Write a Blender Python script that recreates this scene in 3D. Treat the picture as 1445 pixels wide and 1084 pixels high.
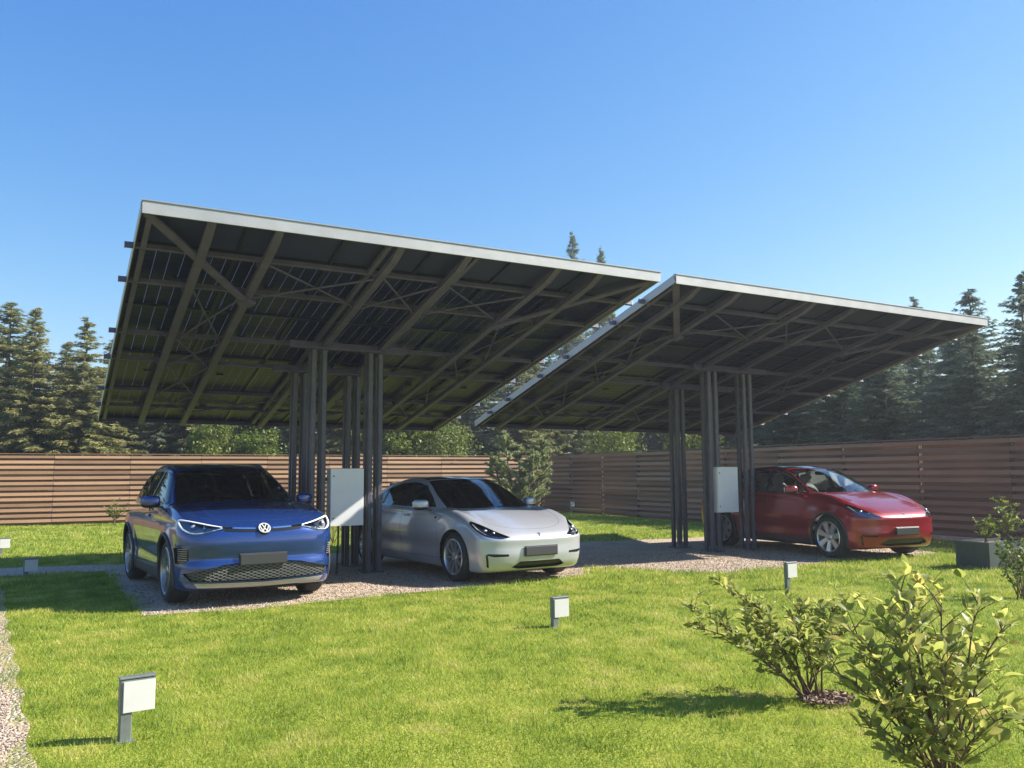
import bpy, bmesh, math, random
import numpy as np
from mathutils import Vector, Matrix

for o in list(bpy.data.objects):
    bpy.data.objects.remove(o)
SC = bpy.context.scene
COL = SC.collection
R = math.radians

# ------------------------------------------------------------------ camera
CAM_H = 1.603
YAW, PITCH, ROLL = R(27.922), R(5.879), R(-0.331)
F_ = Vector((math.sin(YAW)*math.cos(PITCH), math.cos(YAW)*math.cos(PITCH), math.sin(PITCH)))
R_ = Vector((math.cos(YAW), -math.sin(YAW), 0))
U_ = R_.cross(F_)
Rc = R_*math.cos(ROLL) + U_*math.sin(ROLL)
Uc = U_*math.cos(ROLL) - R_*math.sin(ROLL)
cam = bpy.data.cameras.new('camera')
camo = bpy.data.objects.new('camera', cam)
COL.objects.link(camo)
M4 = Matrix((Rc, Uc, -F_)).transposed().to_4x4()
M4.translation = Vector((0, 0, CAM_H))
camo.matrix_world = M4
cam.sensor_width = 36.0
cam.lens = 1220.0/1445.0*36.0
cam.clip_start = 0.05
cam.clip_end = 3000
SC.camera = camo

# ------------------------------------------------------------------ light
SUN = Vector((1.0, -0.36, 0.80)).normalized()
SUN_EL = math.asin(SUN.z)
SUN_AZ = math.atan2(SUN.x, SUN.y)           # clockwise from +Y
w = bpy.data.worlds.new('World')
SC.world = w
w.use_nodes = True
nt = w.node_tree
bg = nt.nodes['Background']
sky = nt.nodes.new('ShaderNodeTexSky')
sky.sky_type = 'NISHITA'
sky.sun_disc = False
sky.sun_elevation = SUN_EL
sky.sun_rotation = SUN_AZ
sky.altitude = 200
sky.air_density = 1.0
sky.dust_density = 0.25
sky.ozone_density = 3.0
# clear northern air: red falls off faster away from the sun and horizon, blue saturates gently
sp = nt.nodes.new('ShaderNodeSeparateColor'); cb = nt.nodes.new('ShaderNodeCombineColor')
nt.links.new(sky.outputs[0], sp.inputs[0])
for k, (gain, power) in enumerate(((0.27, 1.5), (0.51, 1.0), (1.24, 0.5))):
    pw = nt.nodes.new('ShaderNodeMath'); pw.operation = 'POWER'; pw.inputs[1].default_value = power
    ml = nt.nodes.new('ShaderNodeMath'); ml.operation = 'MULTIPLY'; ml.inputs[1].default_value = gain
    nt.links.new(sp.outputs[k], pw.inputs[0]); nt.links.new(pw.outputs[0], ml.inputs[0]); nt.links.new(ml.outputs[0], cb.inputs[k])
nt.links.new(cb.outputs[0], bg.inputs[0])
bg.inputs[1].default_value = 0.12
sun = bpy.data.lights.new('sun', 'SUN')
sun.energy = 4.1
sun.angle = R(0.53)
sun.color = (1.0, 0.93, 0.82)
suno = bpy.data.objects.new('sun', sun)
COL.objects.link(suno)
suno.rotation_euler = SUN.to_track_quat('Z', 'Y').to_euler()
SC.view_settings.view_transform = 'Standard'
SC.view_settings.look = 'None'
SC.view_settings.gamma = 1
SC.view_settings.exposure = 1.55
SC.render.engine = 'CYCLES'
SC.cycles.max_bounces = 8
SC.cycles.transparent_max_bounces = 16

# ------------------------------------------------------------------ materials
def mat(name):
    m = bpy.data.materials.new(name)
    m.use_nodes = True
    return m, m.node_tree, m.node_tree.nodes['Principled BSDF']

def N(nt, typ, **kw):
    n = nt.nodes.new(typ)
    for k, v in kw.items():
        if k.startswith('i_'):
            key = k[2:]
            key = int(key) if key.isdigit() else key.replace('_', ' ')
            n.inputs[key].default_value = v
        else:
            setattr(n, k, v)
    return n

def L(nt, a, b):
    nt.links.new(a, b)

def ramp(nt, stops, fac=None, interp='LINEAR'):
    n = nt.nodes.new('ShaderNodeValToRGB')
    n.color_ramp.interpolation = interp
    el = n.color_ramp.elements
    while len(el) < len(stops):
        el.new(0.5)
    for e, (p, c) in zip(el, stops):
        e.position = p
        e.color = c if len(c) == 4 else (*c, 1)
    if fac is not None:
        nt.links.new(fac, n.inputs[0])
    return n

def plain(name, col, rough=0.5, metal=0.0, noise=0.0, scale=8.0, bump=0.0, bscale=60.0, coat=0.0):
    """a plain paint/metal/plastic with a little uneven colour and surface"""
    m, nt, b = mat(name)
    b.inputs['Roughness'].default_value = rough
    b.inputs['Metallic'].default_value = metal
    b.inputs['Coat Weight'].default_value = coat
    tc = N(nt, 'ShaderNodeTexCoord')
    if noise:
        no = N(nt, 'ShaderNodeTexNoise', i_Scale=scale, i_Detail=6.0, i_Roughness=0.65)
        L(nt, tc.outputs['Object'], no.inputs['Vector'])
        lo = tuple(c*(1-noise) for c in col)
        hi = tuple(min(1, c*(1+noise)) for c in col)
        rp = ramp(nt, [(0.3, lo), (0.7, hi)], no.outputs['Fac'])
        L(nt, rp.outputs[0], b.inputs['Base Color'])
        mr = N(nt, 'ShaderNodeMapRange', i_3=max(0, rough-0.08), i_4=min(1, rough+0.1))
        L(nt, no.outputs['Fac'], mr.inputs[0])
        L(nt, mr.outputs[0], b.inputs['Roughness'])
    else:
        b.inputs['Base Color'].default_value = (*col, 1)
    if bump:
        n2 = N(nt, 'ShaderNodeTexNoise', i_Scale=bscale, i_Detail=4.0)
        L(nt, tc.outputs['Object'], n2.inputs['Vector'])
        bp = N(nt, 'ShaderNodeBump', i_Strength=bump, i_Distance=0.01)
        L(nt, n2.outputs['Fac'], bp.inputs['Height'])
        L(nt, bp.outputs[0], b.inputs['Normal'])
    return m

# ------------------------------------------------------------------ object helpers
def tag(o, label=None, cat=None, group=None, kind=None):
    if label: o['label'] = label
    if cat: o['category'] = cat
    if group: o['group'] = group
    if kind: o['kind'] = kind
    return o

def empty(name, loc=(0, 0, 0), rz=0.0, sc=1.0, parent=None):
    o = bpy.data.objects.new(name, None)
    COL.objects.link(o)
    o.location = loc
    o.rotation_euler = (0, 0, rz)
    o.scale = (sc, sc, sc)
    o.empty_display_size = 0.2
    if parent: o.parent = parent
    return o

def copy_tree(o, parent=None):
    c = o.copy()
    COL.objects.link(c)
    if parent: c.parent = parent
    for ch in o.children:
        copy_tree(ch, c)
    return c

class MB:
    """collects vertices and faces, then links them as one mesh object"""
    def __init__(s):
        s.v = []; s.f = []; s.mi = []
    def add(s, vs, fs, mi=0):
        b = len(s.v)
        s.v += [tuple(p) for p in vs]
        s.f += [tuple(b+i for i in f) for f in fs]
        s.mi += [mi]*len(fs)
    def box(s, lo, hi, mi=0, ch=0.0):
        (x0, y0, z0), (x1, y1, z1) = lo, hi
        s.obox(((x0+x1)/2, (y0+y1)/2, (z0+z1)/2), (1, 0, 0), (0, 1, 0), (0, 0, 1), (x1-x0, y1-y0, z1-z0), mi, ch)
    def obox(s, c, ax, ay, az, size, mi=0, ch=0.0):
        """oriented box with chamfered long edges (along ax) when ch>0"""
        c = Vector(c); ax = Vector(ax); ay = Vector(ay); az = Vector(az)
        hx, hy, hz = size[0]/2, size[1]/2, size[2]/2
        if ch <= 0:
            pr = [(-hy, -hz), (hy, -hz), (hy, hz), (-hy, hz)]
        else:
            pr = [(-hy+ch, -hz), (hy-ch, -hz), (hy, -hz+ch), (hy, hz-ch), (hy-ch, hz), (-hy+ch, hz), (-hy, hz-ch), (-hy, -hz+ch)]
        n = len(pr)
        vs = [c+ax*sx*hx+ay*a+az*b for sx in (-1, 1) for a, b in pr]
        fs = [(i, (i+1) % n, n+(i+1) % n, n+i) for i in range(n)]
        fs += [tuple(range(n-1, -1, -1)), tuple(range(n, 2*n))]
        s.add(vs, fs, mi)
    def bar(s, a, b, wd, ht, up=(0, 0, 1), mi=0, ch=0.0):
        a = Vector(a); b = Vector(b)
        d = b-a; l = d.length; d.normalize()
        up = Vector(up)
        sd = d.cross(up)
        if sd.length < 1e-5: sd = d.cross(Vector((1, 0, 0)))
        sd.normalize()
        up = sd.cross(d)
        s.obox((a+b)/2, d, sd, up, (l, wd, ht), mi, ch)
    def tube(s, pts, r, n=8, mi=0, caps=True):
        pts = [Vector(p) for p in pts]
        if not hasattr(r, '__len__'): r = [r]*len(pts)
        rings = []
        prev = None
        for i, p in enumerate(pts):
            t = (pts[min(i+1, len(pts)-1)]-pts[max(i-1, 0)]).normalized()
            if prev is None:
                a = t.orthogonal().normalized()
            else:
                a = prev-t*prev.dot(t)
                a = a.normalized() if a.length > 1e-6 else t.orthogonal().normalized()
            prev = a
            bb = t.cross(a)
            rings.append([p+(a*math.cos(2*math.pi*k/n)+bb*math.sin(2*math.pi*k/n))*r[i] for k in range(n)])
        vs = [q for rg in rings for q in rg]
        fs = []
        for i in range(len(pts)-1):
            for k in range(n):
                fs.append((i*n+k, i*n+(k+1) % n, (i+1)*n+(k+1) % n, (i+1)*n+k))
        if caps:
            fs.append(tuple(range(n-1, -1, -1)))
            fs.append(tuple((len(pts)-1)*n+k for k in range(n)))
        s.add(vs, fs, mi)
    def lathe(s, prof, c=(0, 0, 0), ax=(0, 1, 0), n=32, mi=0, closed=False):
        """prof: list of (radius, offset along axis)"""
        c = Vector(c); ax = Vector(ax).normalized()
        a = ax.orthogonal().normalized(); b = ax.cross(a)
        vs = []
        for r, h in prof:
            for k in range(n):
                t = 2*math.pi*k/n
                vs.append(c+ax*h+(a*math.cos(t)+b*math.sin(t))*r)
        fs = []
        m = len(prof)
        for i in range(m if closed else m-1):
            j = (i+1) % m
            for k in range(n):
                fs.append((i*n+k, i*n+(k+1) % n, j*n+(k+1) % n, j*n+k))
        s.add(vs, fs, mi)
    def build(s, name, mats, parent=None, smooth=False, off=None):
        me = bpy.data.meshes.new(name)
        v = s.v
        if off is not None:
            v = [(x-off[0], y-off[1], z-off[2]) for x, y, z in v]
        me.from_pydata(v, [], s.f)
        if not isinstance(mats, (list, tuple)): mats = [mats]
        for m in mats: me.materials.append(m)
        if len(mats) > 1: me.polygons.foreach_set('material_index', s.mi)
        if smooth: me.polygons.foreach_set('use_smooth', [True]*len(me.polygons))
        me.update()
        o = bpy.data.objects.new(name, me)
        COL.objects.link(o)
        if parent: o.parent = parent
        return o

def np_mesh(name, verts, faces, mats, parent=None, mi=None, smooth=False, attr=None):
    """verts (n,3), faces (m,k) numpy arrays with the same k for every face"""
    me = bpy.data.meshes.new(name)
    verts = np.asarray(verts, np.float32); faces = np.asarray(faces, np.int32)
    nf, k = faces.shape
    me.vertices.add(len(verts)); me.vertices.foreach_set('co', verts.ravel())
    me.loops.add(nf*k); me.loops.foreach_set('vertex_index', faces.ravel())
    me.polygons.add(nf)
    me.polygons.foreach_set('loop_start', np.arange(0, nf*k, k, dtype=np.int32))
    me.polygons.foreach_set('loop_total', np.full(nf, k, np.int32))
    if not isinstance(mats, (list, tuple)): mats = [mats]
    for m in mats: me.materials.append(m)
    if mi is not None: me.polygons.foreach_set('material_index', np.asarray(mi, np.int32))
    if smooth: me.polygons.foreach_set('use_smooth', np.ones(nf, bool))
    me.update(calc_edges=True)
    if attr is not None:      # one 0..1 value per face (leaf to leaf variation)
        a = me.attributes.new('tint', 'FLOAT', 'FACE')
        a.data.foreach_set('value', np.asarray(attr, np.float32))
    o = bpy.data.objects.new(name, me)
    COL.objects.link(o)
    if parent: o.parent = parent
    return o

# ================================================================== GROUND
def wob(x, y, s=0):
    return (np.sin(x*3.1+y*1.7+s)+np.sin(x*7.3-y*5.1+2*s)*0.6+np.sin(x*15.7+y*13.9+s)*0.35)/1.95

# ground-plane outlines of the gravel areas (world metres)
PAD = [(0.95, 17.2), (1.0, 14.5), (1.05, 11.0), (2.2, 10.85), (3.6, 11.15), (5.6, 11.35), (7.45, 11.75), (8.0, 12.45),
       (8.55, 12.25), (9.0, 11.35), (9.6, 10.85), (11.2, 10.95), (12.6, 11.35), (13.6, 11.2), (15.3, 11.2), (15.6, 12.5), (15.4, 16.6),
       (12.0, 17.0), (8.0, 17.3), (4.0, 17.35), (0.95, 17.25)]
PATH = [(-0.12, 1.0), (-0.11, 5.4), (-0.27, 8.2), (-0.46, 11.0), (-0.62, 14.0), (-0.78, 16.3), (0.95, 16.25), (0.95, 17.35), (-0.9, 17.6),
        (-6.0, 18.2), (-6.0, 17.0), (-1.9, 16.5), (-1.75, 11.0), (-1.6, 5.4), (-1.6, 1.0)]

def in_poly(px, py, poly):
    ins = np.zeros(px.shape, bool)
    n = len(poly)
    j = n-1
    for i in range(n):
        xi, yi = poly[i]; xj, yj = poly[j]
        c = ((yi > py) != (yj > py)) & (px < (xj-xi)*(py-yi)/((yj-yi) if yj != yi else 1e-9)+xi)
        ins ^= c
        j = i
    return ins

def in_gravel(x, y):
    xx = x+wob(x, y)*0.08+wob(x*4, y*4, 1)*0.05
    yy = y+wob(y, x, 3)*0.08+wob(y*4, x*4, 2)*0.05
    return in_poly(xx, yy, PAD) | in_poly(xx, yy, PATH)

def gravel_mat(name, size, c0, c1, c2):
    m, nt, b = mat(name)
    tc = N(nt, 'ShaderNodeTexCoord')
    v = N(nt, 'ShaderNodeTexVoronoi', i_Scale=1/size, i_Randomness=1.0)
    L(nt, tc.outputs['Object'], v.inputs['Vector'])
    sep = N(nt, 'ShaderNodeSeparateColor')
    L(nt, v.outputs['Color'], sep.inputs[0])
    rp = ramp(nt, [(0.0, c0), (0.35, c1), (0.75, c2), (1.0, (0.56, 0.49, 0.42))], sep.outputs[0])
    no = N(nt, 'ShaderNodeTexNoise', i_Scale=0.9, i_Detail=5.0)
    L(nt, tc.outputs['Object'], no.inputs['Vector'])
    mx = N(nt, 'ShaderNodeMix', data_type='RGBA', blend_type='MULTIPLY')
    mx.inputs[0].default_value = 0.55
    r2 = ramp(nt, [(0.3, (0.62, 0.58, 0.54)), (0.7, (1, 1, 1))], no.outputs['Fac'])
    L(nt, rp.outputs[0], mx.inputs[6]); L(nt, r2.outputs[0], mx.inputs[7])
    L(nt, mx.outputs[2], b.inputs['Base Color'])
    b.inputs['Roughness'].default_value = 0.85
    inv = N(nt, 'ShaderNodeMath', operation='SUBTRACT', i_0=1.0)
    L(nt, v.outputs['Distance'], inv.inputs[1])
    bp = N(nt, 'ShaderNodeBump', i_Strength=1.0, i_Distance=size*0.9)
    L(nt, inv.outputs[0], bp.inputs['Height'])
    L(nt, bp.outputs[0], b.inputs['Normal'])
    return m

M_GRAVEL = gravel_mat('pink_gravel', 0.026, (0.31, 0.23, 0.16), (0.49, 0.38, 0.275), (0.60, 0.49, 0.37))

def soil_mat():
    m, nt, b = mat('lawn_soil')
    tc = N(nt, 'ShaderNodeTexCoord')
    no = N(nt, 'ShaderNodeTexNoise', i_Scale=1.3, i_Detail=8.0, i_Roughness=0.7)
    L(nt, tc.outputs['Object'], no.inputs['Vector'])
    n2 = N(nt, 'ShaderNodeTexNoise', i_Scale=45.0, i_Detail=3.0)
    L(nt, tc.outputs['Object'], n2.inputs['Vector'])
    ad = N(nt, 'ShaderNodeMath', operation='ADD'); L(nt, no.outputs['Fac'], ad.inputs[0]); L(nt, n2.outputs['Fac'], ad.inputs[1])
    ha = N(nt, 'ShaderNodeMath', operation='MULTIPLY', i_1=0.5); L(nt, ad.outputs[0], ha.inputs[0])
    rp = ramp(nt, [(0.35, (0.12, 0.16, 0.015)), (0.5, (0.22, 0.26, 0.03)), (0.65, (0.33, 0.33, 0.06))], ha.outputs[0])
    L(nt, rp.outputs[0], b.inputs['Base Color'])
    b.inputs['Roughness'].default_value = 0.95
    b.inputs['Specular IOR Level'].default_value = 0.15
    bp = N(nt, 'ShaderNodeBump', i_Strength=0.8, i_Distance=0.03)
    L(nt, n2.outputs['Fac'], bp.inputs['Height']); L(nt, bp.outputs[0], b.inputs['Normal'])
    return m
M_SOIL = soil_mat()

g = MB()
g.add([(-900, -900, 0), (900, -900, 0), (900, 900, 0), (-900, 900, 0)], [(0, 1, 2, 3)])
tag(g.build('ground', M_SOIL), 'mown lawn ground reaching past the fences', 'ground', kind='structure')

def grow(poly, d):
    n = len(poly); P = [Vector(p) for p in poly]
    s = 1 if sum(P[i].x*P[(i+1) % n].y-P[(i+1) % n].x*P[i].y for i in range(n)) > 0 else -1
    out = []
    for i in range(n):
        e1 = (P[i]-P[i-1]).normalized(); e2 = (P[(i+1) % n]-P[i]).normalized()
        m = Vector((e1.y+e2.y, -e1.x-e2.x))*s
        out.append(tuple(P[i]+m*(d/max(m.length, 0.8))))
    return out

def sheet(name, poly, z, m, label, cat):
    bm = bmesh.new()
    pts = []
    poly = grow(poly, 0.10)
    n = len(poly)
    for i in range(n):
        (x0, y0), (x1, y1) = poly[i], poly[(i+1) % n]
        d = math.hypot(x1-x0, y1-y0)
        k = max(1, int(d/0.15))
        for j in range(k):
            t = j/k
            x, y = x0+(x1-x0)*t, y0+(y1-y0)*t
            pts.append((x+0.02*math.sin(x*5+y*7), y+0.02*math.sin(y*6-x*5), z))
    vs = [bm.verts.new(p) for p in pts]
    f = bm.faces.new(vs)
    if f.normal.z < 0: f.normal_flip()
    bmesh.ops.triangulate(bm, faces=[f])
    me = bpy.data.meshes.new(name); bm.to_mesh(me); bm.free()
    me.materials.append(m)
    o = bpy.data.objects.new(name, me); COL.objects.link(o)
    return tag(o, label, cat, kind='structure')
sheet('parking_area', PAD, 0.005, M_GRAVEL, 'pinkish gravel parking bays under the two carports', 'gravel')
sheet('path', PATH, 0.009, M_GRAVEL, 'pinkish gravel garden path along the left edge of the lawn', 'path')

# loose pebbles on the gravel nearest the camera and round the bay edges
def pebbles():
    rng = np.random.default_rng(5)
    P = []
    for n, (x0, x1, y0, y1) in ((16000, (-1.6, 0.15, 4.6, 11.0)), (22000, (0.9, 15.6, 10.8, 14.0))):
        x = rng.uniform(x0, x1, n); y = rng.uniform(y0, y1, n)
        k = in_gravel(x, y)
        P.append(np.stack([x[k], y[k]], 1))
    P = np.concatenate(P)
    n = len(P)
    base = np.array([(1, 0, 0), (0, 1, 0), (-1, 0, 0), (0, -1, 0), (0, 0, 0.8), (0, 0, -0.8)], float)
    tri = np.array([(0, 1, 4), (1, 2, 4), (2, 3, 4), (3, 0, 4), (1, 0, 5), (2, 1, 5), (3, 2, 5), (0, 3, 5)])
    s = rng.uniform(0.005, 0.014, (n, 1, 1))*rng.uniform(0.6, 1.2, (n, 1, 3))
    a = rng.uniform(0, 6.28, n)
    V = base[None]*s+rng.normal(0, 0.002, (n, 6, 3))
    c, sn = np.cos(a)[:, None], np.sin(a)[:, None]
    X = V[..., 0]*c-V[..., 1]*sn; Y = V[..., 0]*sn+V[..., 1]*c
    V = np.stack([X+P[:, :1], Y+P[:, 1:2], V[..., 2]+0.011], -1)
    Fc = (tri[None]+(np.arange(n)*6)[:, None, None])
    m, nt, b = mat('pebble')
    at = N(nt, 'ShaderNodeAttribute', attribute_name='tint')
    rp = ramp(nt, [(0, (0.18, 0.12, 0.085)), (0.4, (0.36, 0.26, 0.19)), (0.8, (0.44, 0.345, 0.26)), (1, (0.52, 0.46, 0.40))], at.outputs['Fac'])
    L(nt, rp.outputs[0], b.inputs['Base Color']); b.inputs['Roughness'].default_value = 0.8
    o = np_mesh('loose_gravel', V.reshape(-1, 3), Fc.reshape(-1, 3), m, attr=np.repeat(rng.uniform(0, 1, n), 8))
    tag(o, 'loose pinkish pebbles lying on the gravel path and bays', 'gravel', kind='stuff')
pebbles()

# ------------------------------------------------------------------ lawn blades
def grass_mat():
    m, nt, b = mat('grass_blade')
    at = N(nt, 'ShaderNodeAttribute', attribute_name='tint')
    tc = N(nt, 'ShaderNodeTexCoord')
    no = N(nt, 'ShaderNodeTexNoise', i_Scale=0.8, i_Detail=6.0, i_Roughness=0.7)
    L(nt, tc.outputs['Object'], no.inputs['Vector'])
    ad = N(nt, 'ShaderNodeMath', operation='MULTIPLY_ADD', i_1=0.45, i_2=0.0)
    L(nt, at.outputs['Fac'], ad.inputs[0]); 
    sb = N(nt, 'ShaderNodeMath', operation='MULTIPLY_ADD', i_1=2.1, i_2=-2.16)
    n3 = N(nt, 'ShaderNodeTexNoise', i_Scale=2.4, i_Detail=6.0, i_Roughness=0.6); L(nt, tc.outputs['Object'], n3.inputs['Vector'])
    mm = N(nt, 'ShaderNodeMath', operation='MULTIPLY_ADD', i_1=1.3); L(nt, n3.outputs['Fac'], mm.inputs[0]); L(nt, no.outputs['Fac'], mm.inputs[2])
    L(nt, mm.outputs[0], sb.inputs[0]); L(nt, sb.outputs[0], ad.inputs[2])
    rp = ramp(nt, [(0.0, (0.14, 0.22, 0.02)), (0.45, (0.265, 0.36, 0.045)), (0.8, (0.46, 0.46, 0.09)), (1.0, (0.56, 0.50, 0.20))], ad.outputs[0])
    L(nt, rp.outputs[0], b.inputs['Base Color'])
    b.inputs['Roughness'].default_value = 0.5
    b.inputs['Specular IOR Level'].default_value = 0.3
    tr = N(nt, 'ShaderNodeBsdfTranslucent')
    L(nt, rp.outputs[0], tr.inputs[0])
    mx = N(nt, 'ShaderNodeMixShader', i_0=0.45)
    L(nt, b.outputs[0], mx.inputs[1]); L(nt, tr.outputs[0], mx.inputs[2])
    out = nt.nodes['Material Output']
    L(nt, mx.outputs[0], out.inputs[0])
    return m
M_GRASS = grass_mat()

def lawn():
    rng = np.random.default_rng(11)
    f = np.array(F_); rr = np.array(Rc)
    PP = []
    # bands of depth: density falls as blades get wider with distance
    for d0, d1, dens, wd in ((4.2, 6.5, 5200, 0.0045), (6.5, 9, 3600, 0.006), (9, 12.5, 2300, 0.008), (12.5, 18, 1100, 0.012), (18, 38, 380, 0.02)):
        hw = d1*0.66+0.6
        n = int(dens*(d1-d0)*2*hw)
        dd = rng.uniform(d0, d1, n); ss = rng.uniform(-hw, hw, n)
        k = np.abs(ss) < dd*0.64+0.5
        dd, ss = dd[k], ss[k]
        x = math.sin(YAW)*dd+math.cos(YAW)*ss
        y = math.cos(YAW)*dd-math.sin(YAW)*ss
        k = (~in_gravel(x, y)) & (x < 18.3) & (y < 32)
        # lightly patchy growth
        k &= rng.uniform(0, 1, len(x)) < 0.85+0.15*wob(x*0.4, y*0.4, 1)
        PP.append(np.stack([x[k], y[k], np.full(k.sum(), wd)], 1))
    P = np.concatenate(PP)
    n = len(P)
    h = rng.uniform(0.02, 0.055, n)*(1+0.35*wob(P[:, 0]*1.7, P[:, 1]*1.7, 5))*(0.85+0.3*wob(P[:, 0]*0.5, P[:, 1]*0.5, 2)*0.6)*(1+0.5*(P[:, 2] > 0.01))
    a = rng.uniform(0, 2*math.pi, n)
    la = rng.uniform(0, 2*math.pi, n)
    lean = rng.uniform(0.15, 1.0, n)*h
    wv = P[:, 2]*rng.uniform(0.7, 1.3, n)
    z0 = np.full(n, 0.001)
    ca, sa = np.cos(a)*wv/2, np.sin(a)*wv/2
    v0 = np.stack([P[:, 0]-ca, P[:, 1]-sa, z0], 1)
    v1 = np.stack([P[:, 0]+ca, P[:, 1]+sa, z0], 1)
    v2 = np.stack([P[:, 0]+np.cos(la)*lean, P[:, 1]+np.sin(la)*lean, h], 1)
    V = np.stack([v0, v1, v2], 1).reshape(-1, 3)
    Fc = np.arange(3*n).reshape(-1, 3)
    t = np.clip(rng.normal(0.45, 0.28, n), 0, 1)
    o = np_mesh('lawn_grass', V, Fc, M_GRASS, attr=t)
    tag(o, 'short bright yellow-green mown grass blades of the lawn', 'grass', kind='stuff')
lawn()

# ================================================================== FENCES
def wood_mat(name, c0, c1):
    m, nt, b = mat(name)
    tc = N(nt, 'ShaderNodeTexCoord')
    mp = N(nt, 'ShaderNodeMapping'); mp.inputs['Scale'].default_value = (0.35, 0.35, 5.0)
    L(nt, tc.outputs['Object'], mp.inputs[0])
    no = N(nt, 'ShaderNodeTexNoise', i_Scale=3.0, i_Detail=8.0, i_Roughness=0.7)
    L(nt, mp.outputs[0], no.inputs['Vector'])
    at = N(nt, 'ShaderNodeAttribute', attribute_name='tint')
    ad = N(nt, 'ShaderNodeMath', operation='MULTIPLY_ADD', i_1=0.5, i_2=0.0)
    L(nt, at.outputs['Fac'], ad.inputs[0])
    hf = N(nt, 'ShaderNodeMath', operation='MULTIPLY', i_1=0.5); L(nt, no.outputs['Fac'], hf.inputs[0])
    L(nt, hf.outputs[0], ad.inputs[2])
    rp = ramp(nt, [(0.2, c0), (0.75, c1)], ad.outputs[0])
    L(nt, rp.outputs[0], b.inputs['Base Color'])
    b.inputs['Roughness'].default_value = 0.65
    bp = N(nt, 'ShaderNodeBump', i_Strength=0.4, i_Distance=0.006)
    L(nt, no.outputs['Fac'], bp.inputs['Height']); L(nt, bp.outputs[0], b.inputs['Normal'])
    return m
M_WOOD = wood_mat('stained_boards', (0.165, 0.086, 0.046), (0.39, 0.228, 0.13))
M_WOODR = wood_mat('shade_toned_boards', (0.145, 0.082, 0.052), (0.32, 0.195, 0.13))  # same boards, darker and greyer: the side's shade is put into the colour
M_POST = wood_mat('fence_post_wood', (0.09, 0.045, 0.03), (0.2, 0.11, 0.07))

def fence(a, b, hgt, label, nb, seed, out, M_WOOD=M_WOOD):
    """horizontal board fence from a to b; out = unit vector of the visible side"""
    a = Vector((*a, 0)); b = Vector((*b, 0))
    d = b-a; ln = d.length; d.normalize()
    o3 = Vector((*out, 0))
    root = empty('board_fence', a)
    tag(root, label, 'fence')
    rnd = random.Random(seed)
    mb = MB(); tint = []
    pitch = (hgt-0.06)/nb
    npan = max(1, round(ln/2.3)); pl = ln/npan
    for p in range(npan):
        for k in range(nb):
            z = 0.06+pitch*(k+0.5)
            j = rnd.uniform(-0.006, 0.006)
            c = a+d*(pl*(p+0.5))+o3*(0.045+rnd.uniform(-.004, .004))+Vector((0, 0, z+j))
            tl = math.radians(rnd.uniform(9, 13))
            az = (Vector((0, 0, 1))*math.cos(tl)-o3*math.sin(tl))
            mb.obox(c, d, d.cross(az), az, (pl-0.012, 0.024, pitch*0.58), 0, 0.003)
            t = rnd.random(); tint += [t]*10
            c2 = a+d*(pl*(p+0.5))-o3*0.11+Vector((0, 0, z-pitch*0.5+j))
            mb.obox(c2, d, d.cross(Vector((0, 0, 1))), Vector((0, 0, 1)), (pl-0.012, 0.022, pitch*0.6), 0, 0.003)
            t = rnd.random(); tint += [t]*10
    ob = mb.build('fence_boards', M_WOOD, root, off=a)
    at = ob.data.attributes.new('tint', 'FLOAT', 'FACE'); at.data.foreach_set('value', tint)
    for p in range(npan+1):
        q = MB()
        c = a+d*(pl*p)
        q.obox(c+o3*0.002+Vector((0, 0, hgt/2-0.02)), (0, 0, 1), d, o3, (hgt-0.04, 0.05, 0.07), 0, 0.004)
        q.build('fence_post', M_POST, root, off=a)
    cp = MB()
    cp.bar(a+Vector((0, 0, hgt+0.012))-d*0.05, b+Vector((0, 0, hgt+0.012))+d*0.05, 0.15, 0.03, ch=0.004)
    cp.build('top_rail', M_WOOD, root, off=a)
    return root
XR, YB = 18.5, 32.2
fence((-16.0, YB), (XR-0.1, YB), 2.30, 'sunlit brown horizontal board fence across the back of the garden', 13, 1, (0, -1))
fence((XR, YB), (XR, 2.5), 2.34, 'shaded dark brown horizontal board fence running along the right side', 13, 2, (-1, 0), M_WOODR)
# pale timber edging at the foot of the right fence
e = MB(); e.bar((18.2, 8.0, 0.05), (18.2, 14.6, 0.05), 0.10, 0.12, ch=0.01)
M_EDGE = plain('weathered_timber', (0.45, 0.38, 0.26), 0.8, noise=0.25, scale=6)
tag(e.build('edging_board', M_EDGE), 'pale timber edging board at the foot of the right fence', 'edging')

# ================================================================== CARPORTS
M_STEEL = plain('anthracite_steel', (0.088, 0.077, 0.150), 0.55, 0.0, noise=0.25, scale=5, bump=0.05)
M_POSTS = plain('dark_post_steel', (0.075, 0.076, 0.10), 0.45, 0.0, noise=0.3, scale=4)
M_ALU = plain('aluminium_trim', (0.40, 0.40, 0.41), 0.45, 0.35, noise=0.08, scale=3)
M_FLASH = plain('grey_flashing', (0.30, 0.32, 0.34), 0.4, 0.4, noise=0.1, scale=3)
M_PFRAME = plain('panel_frame_black', (0.02, 0.021, 0.034), 0.4, 0.3)

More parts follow.
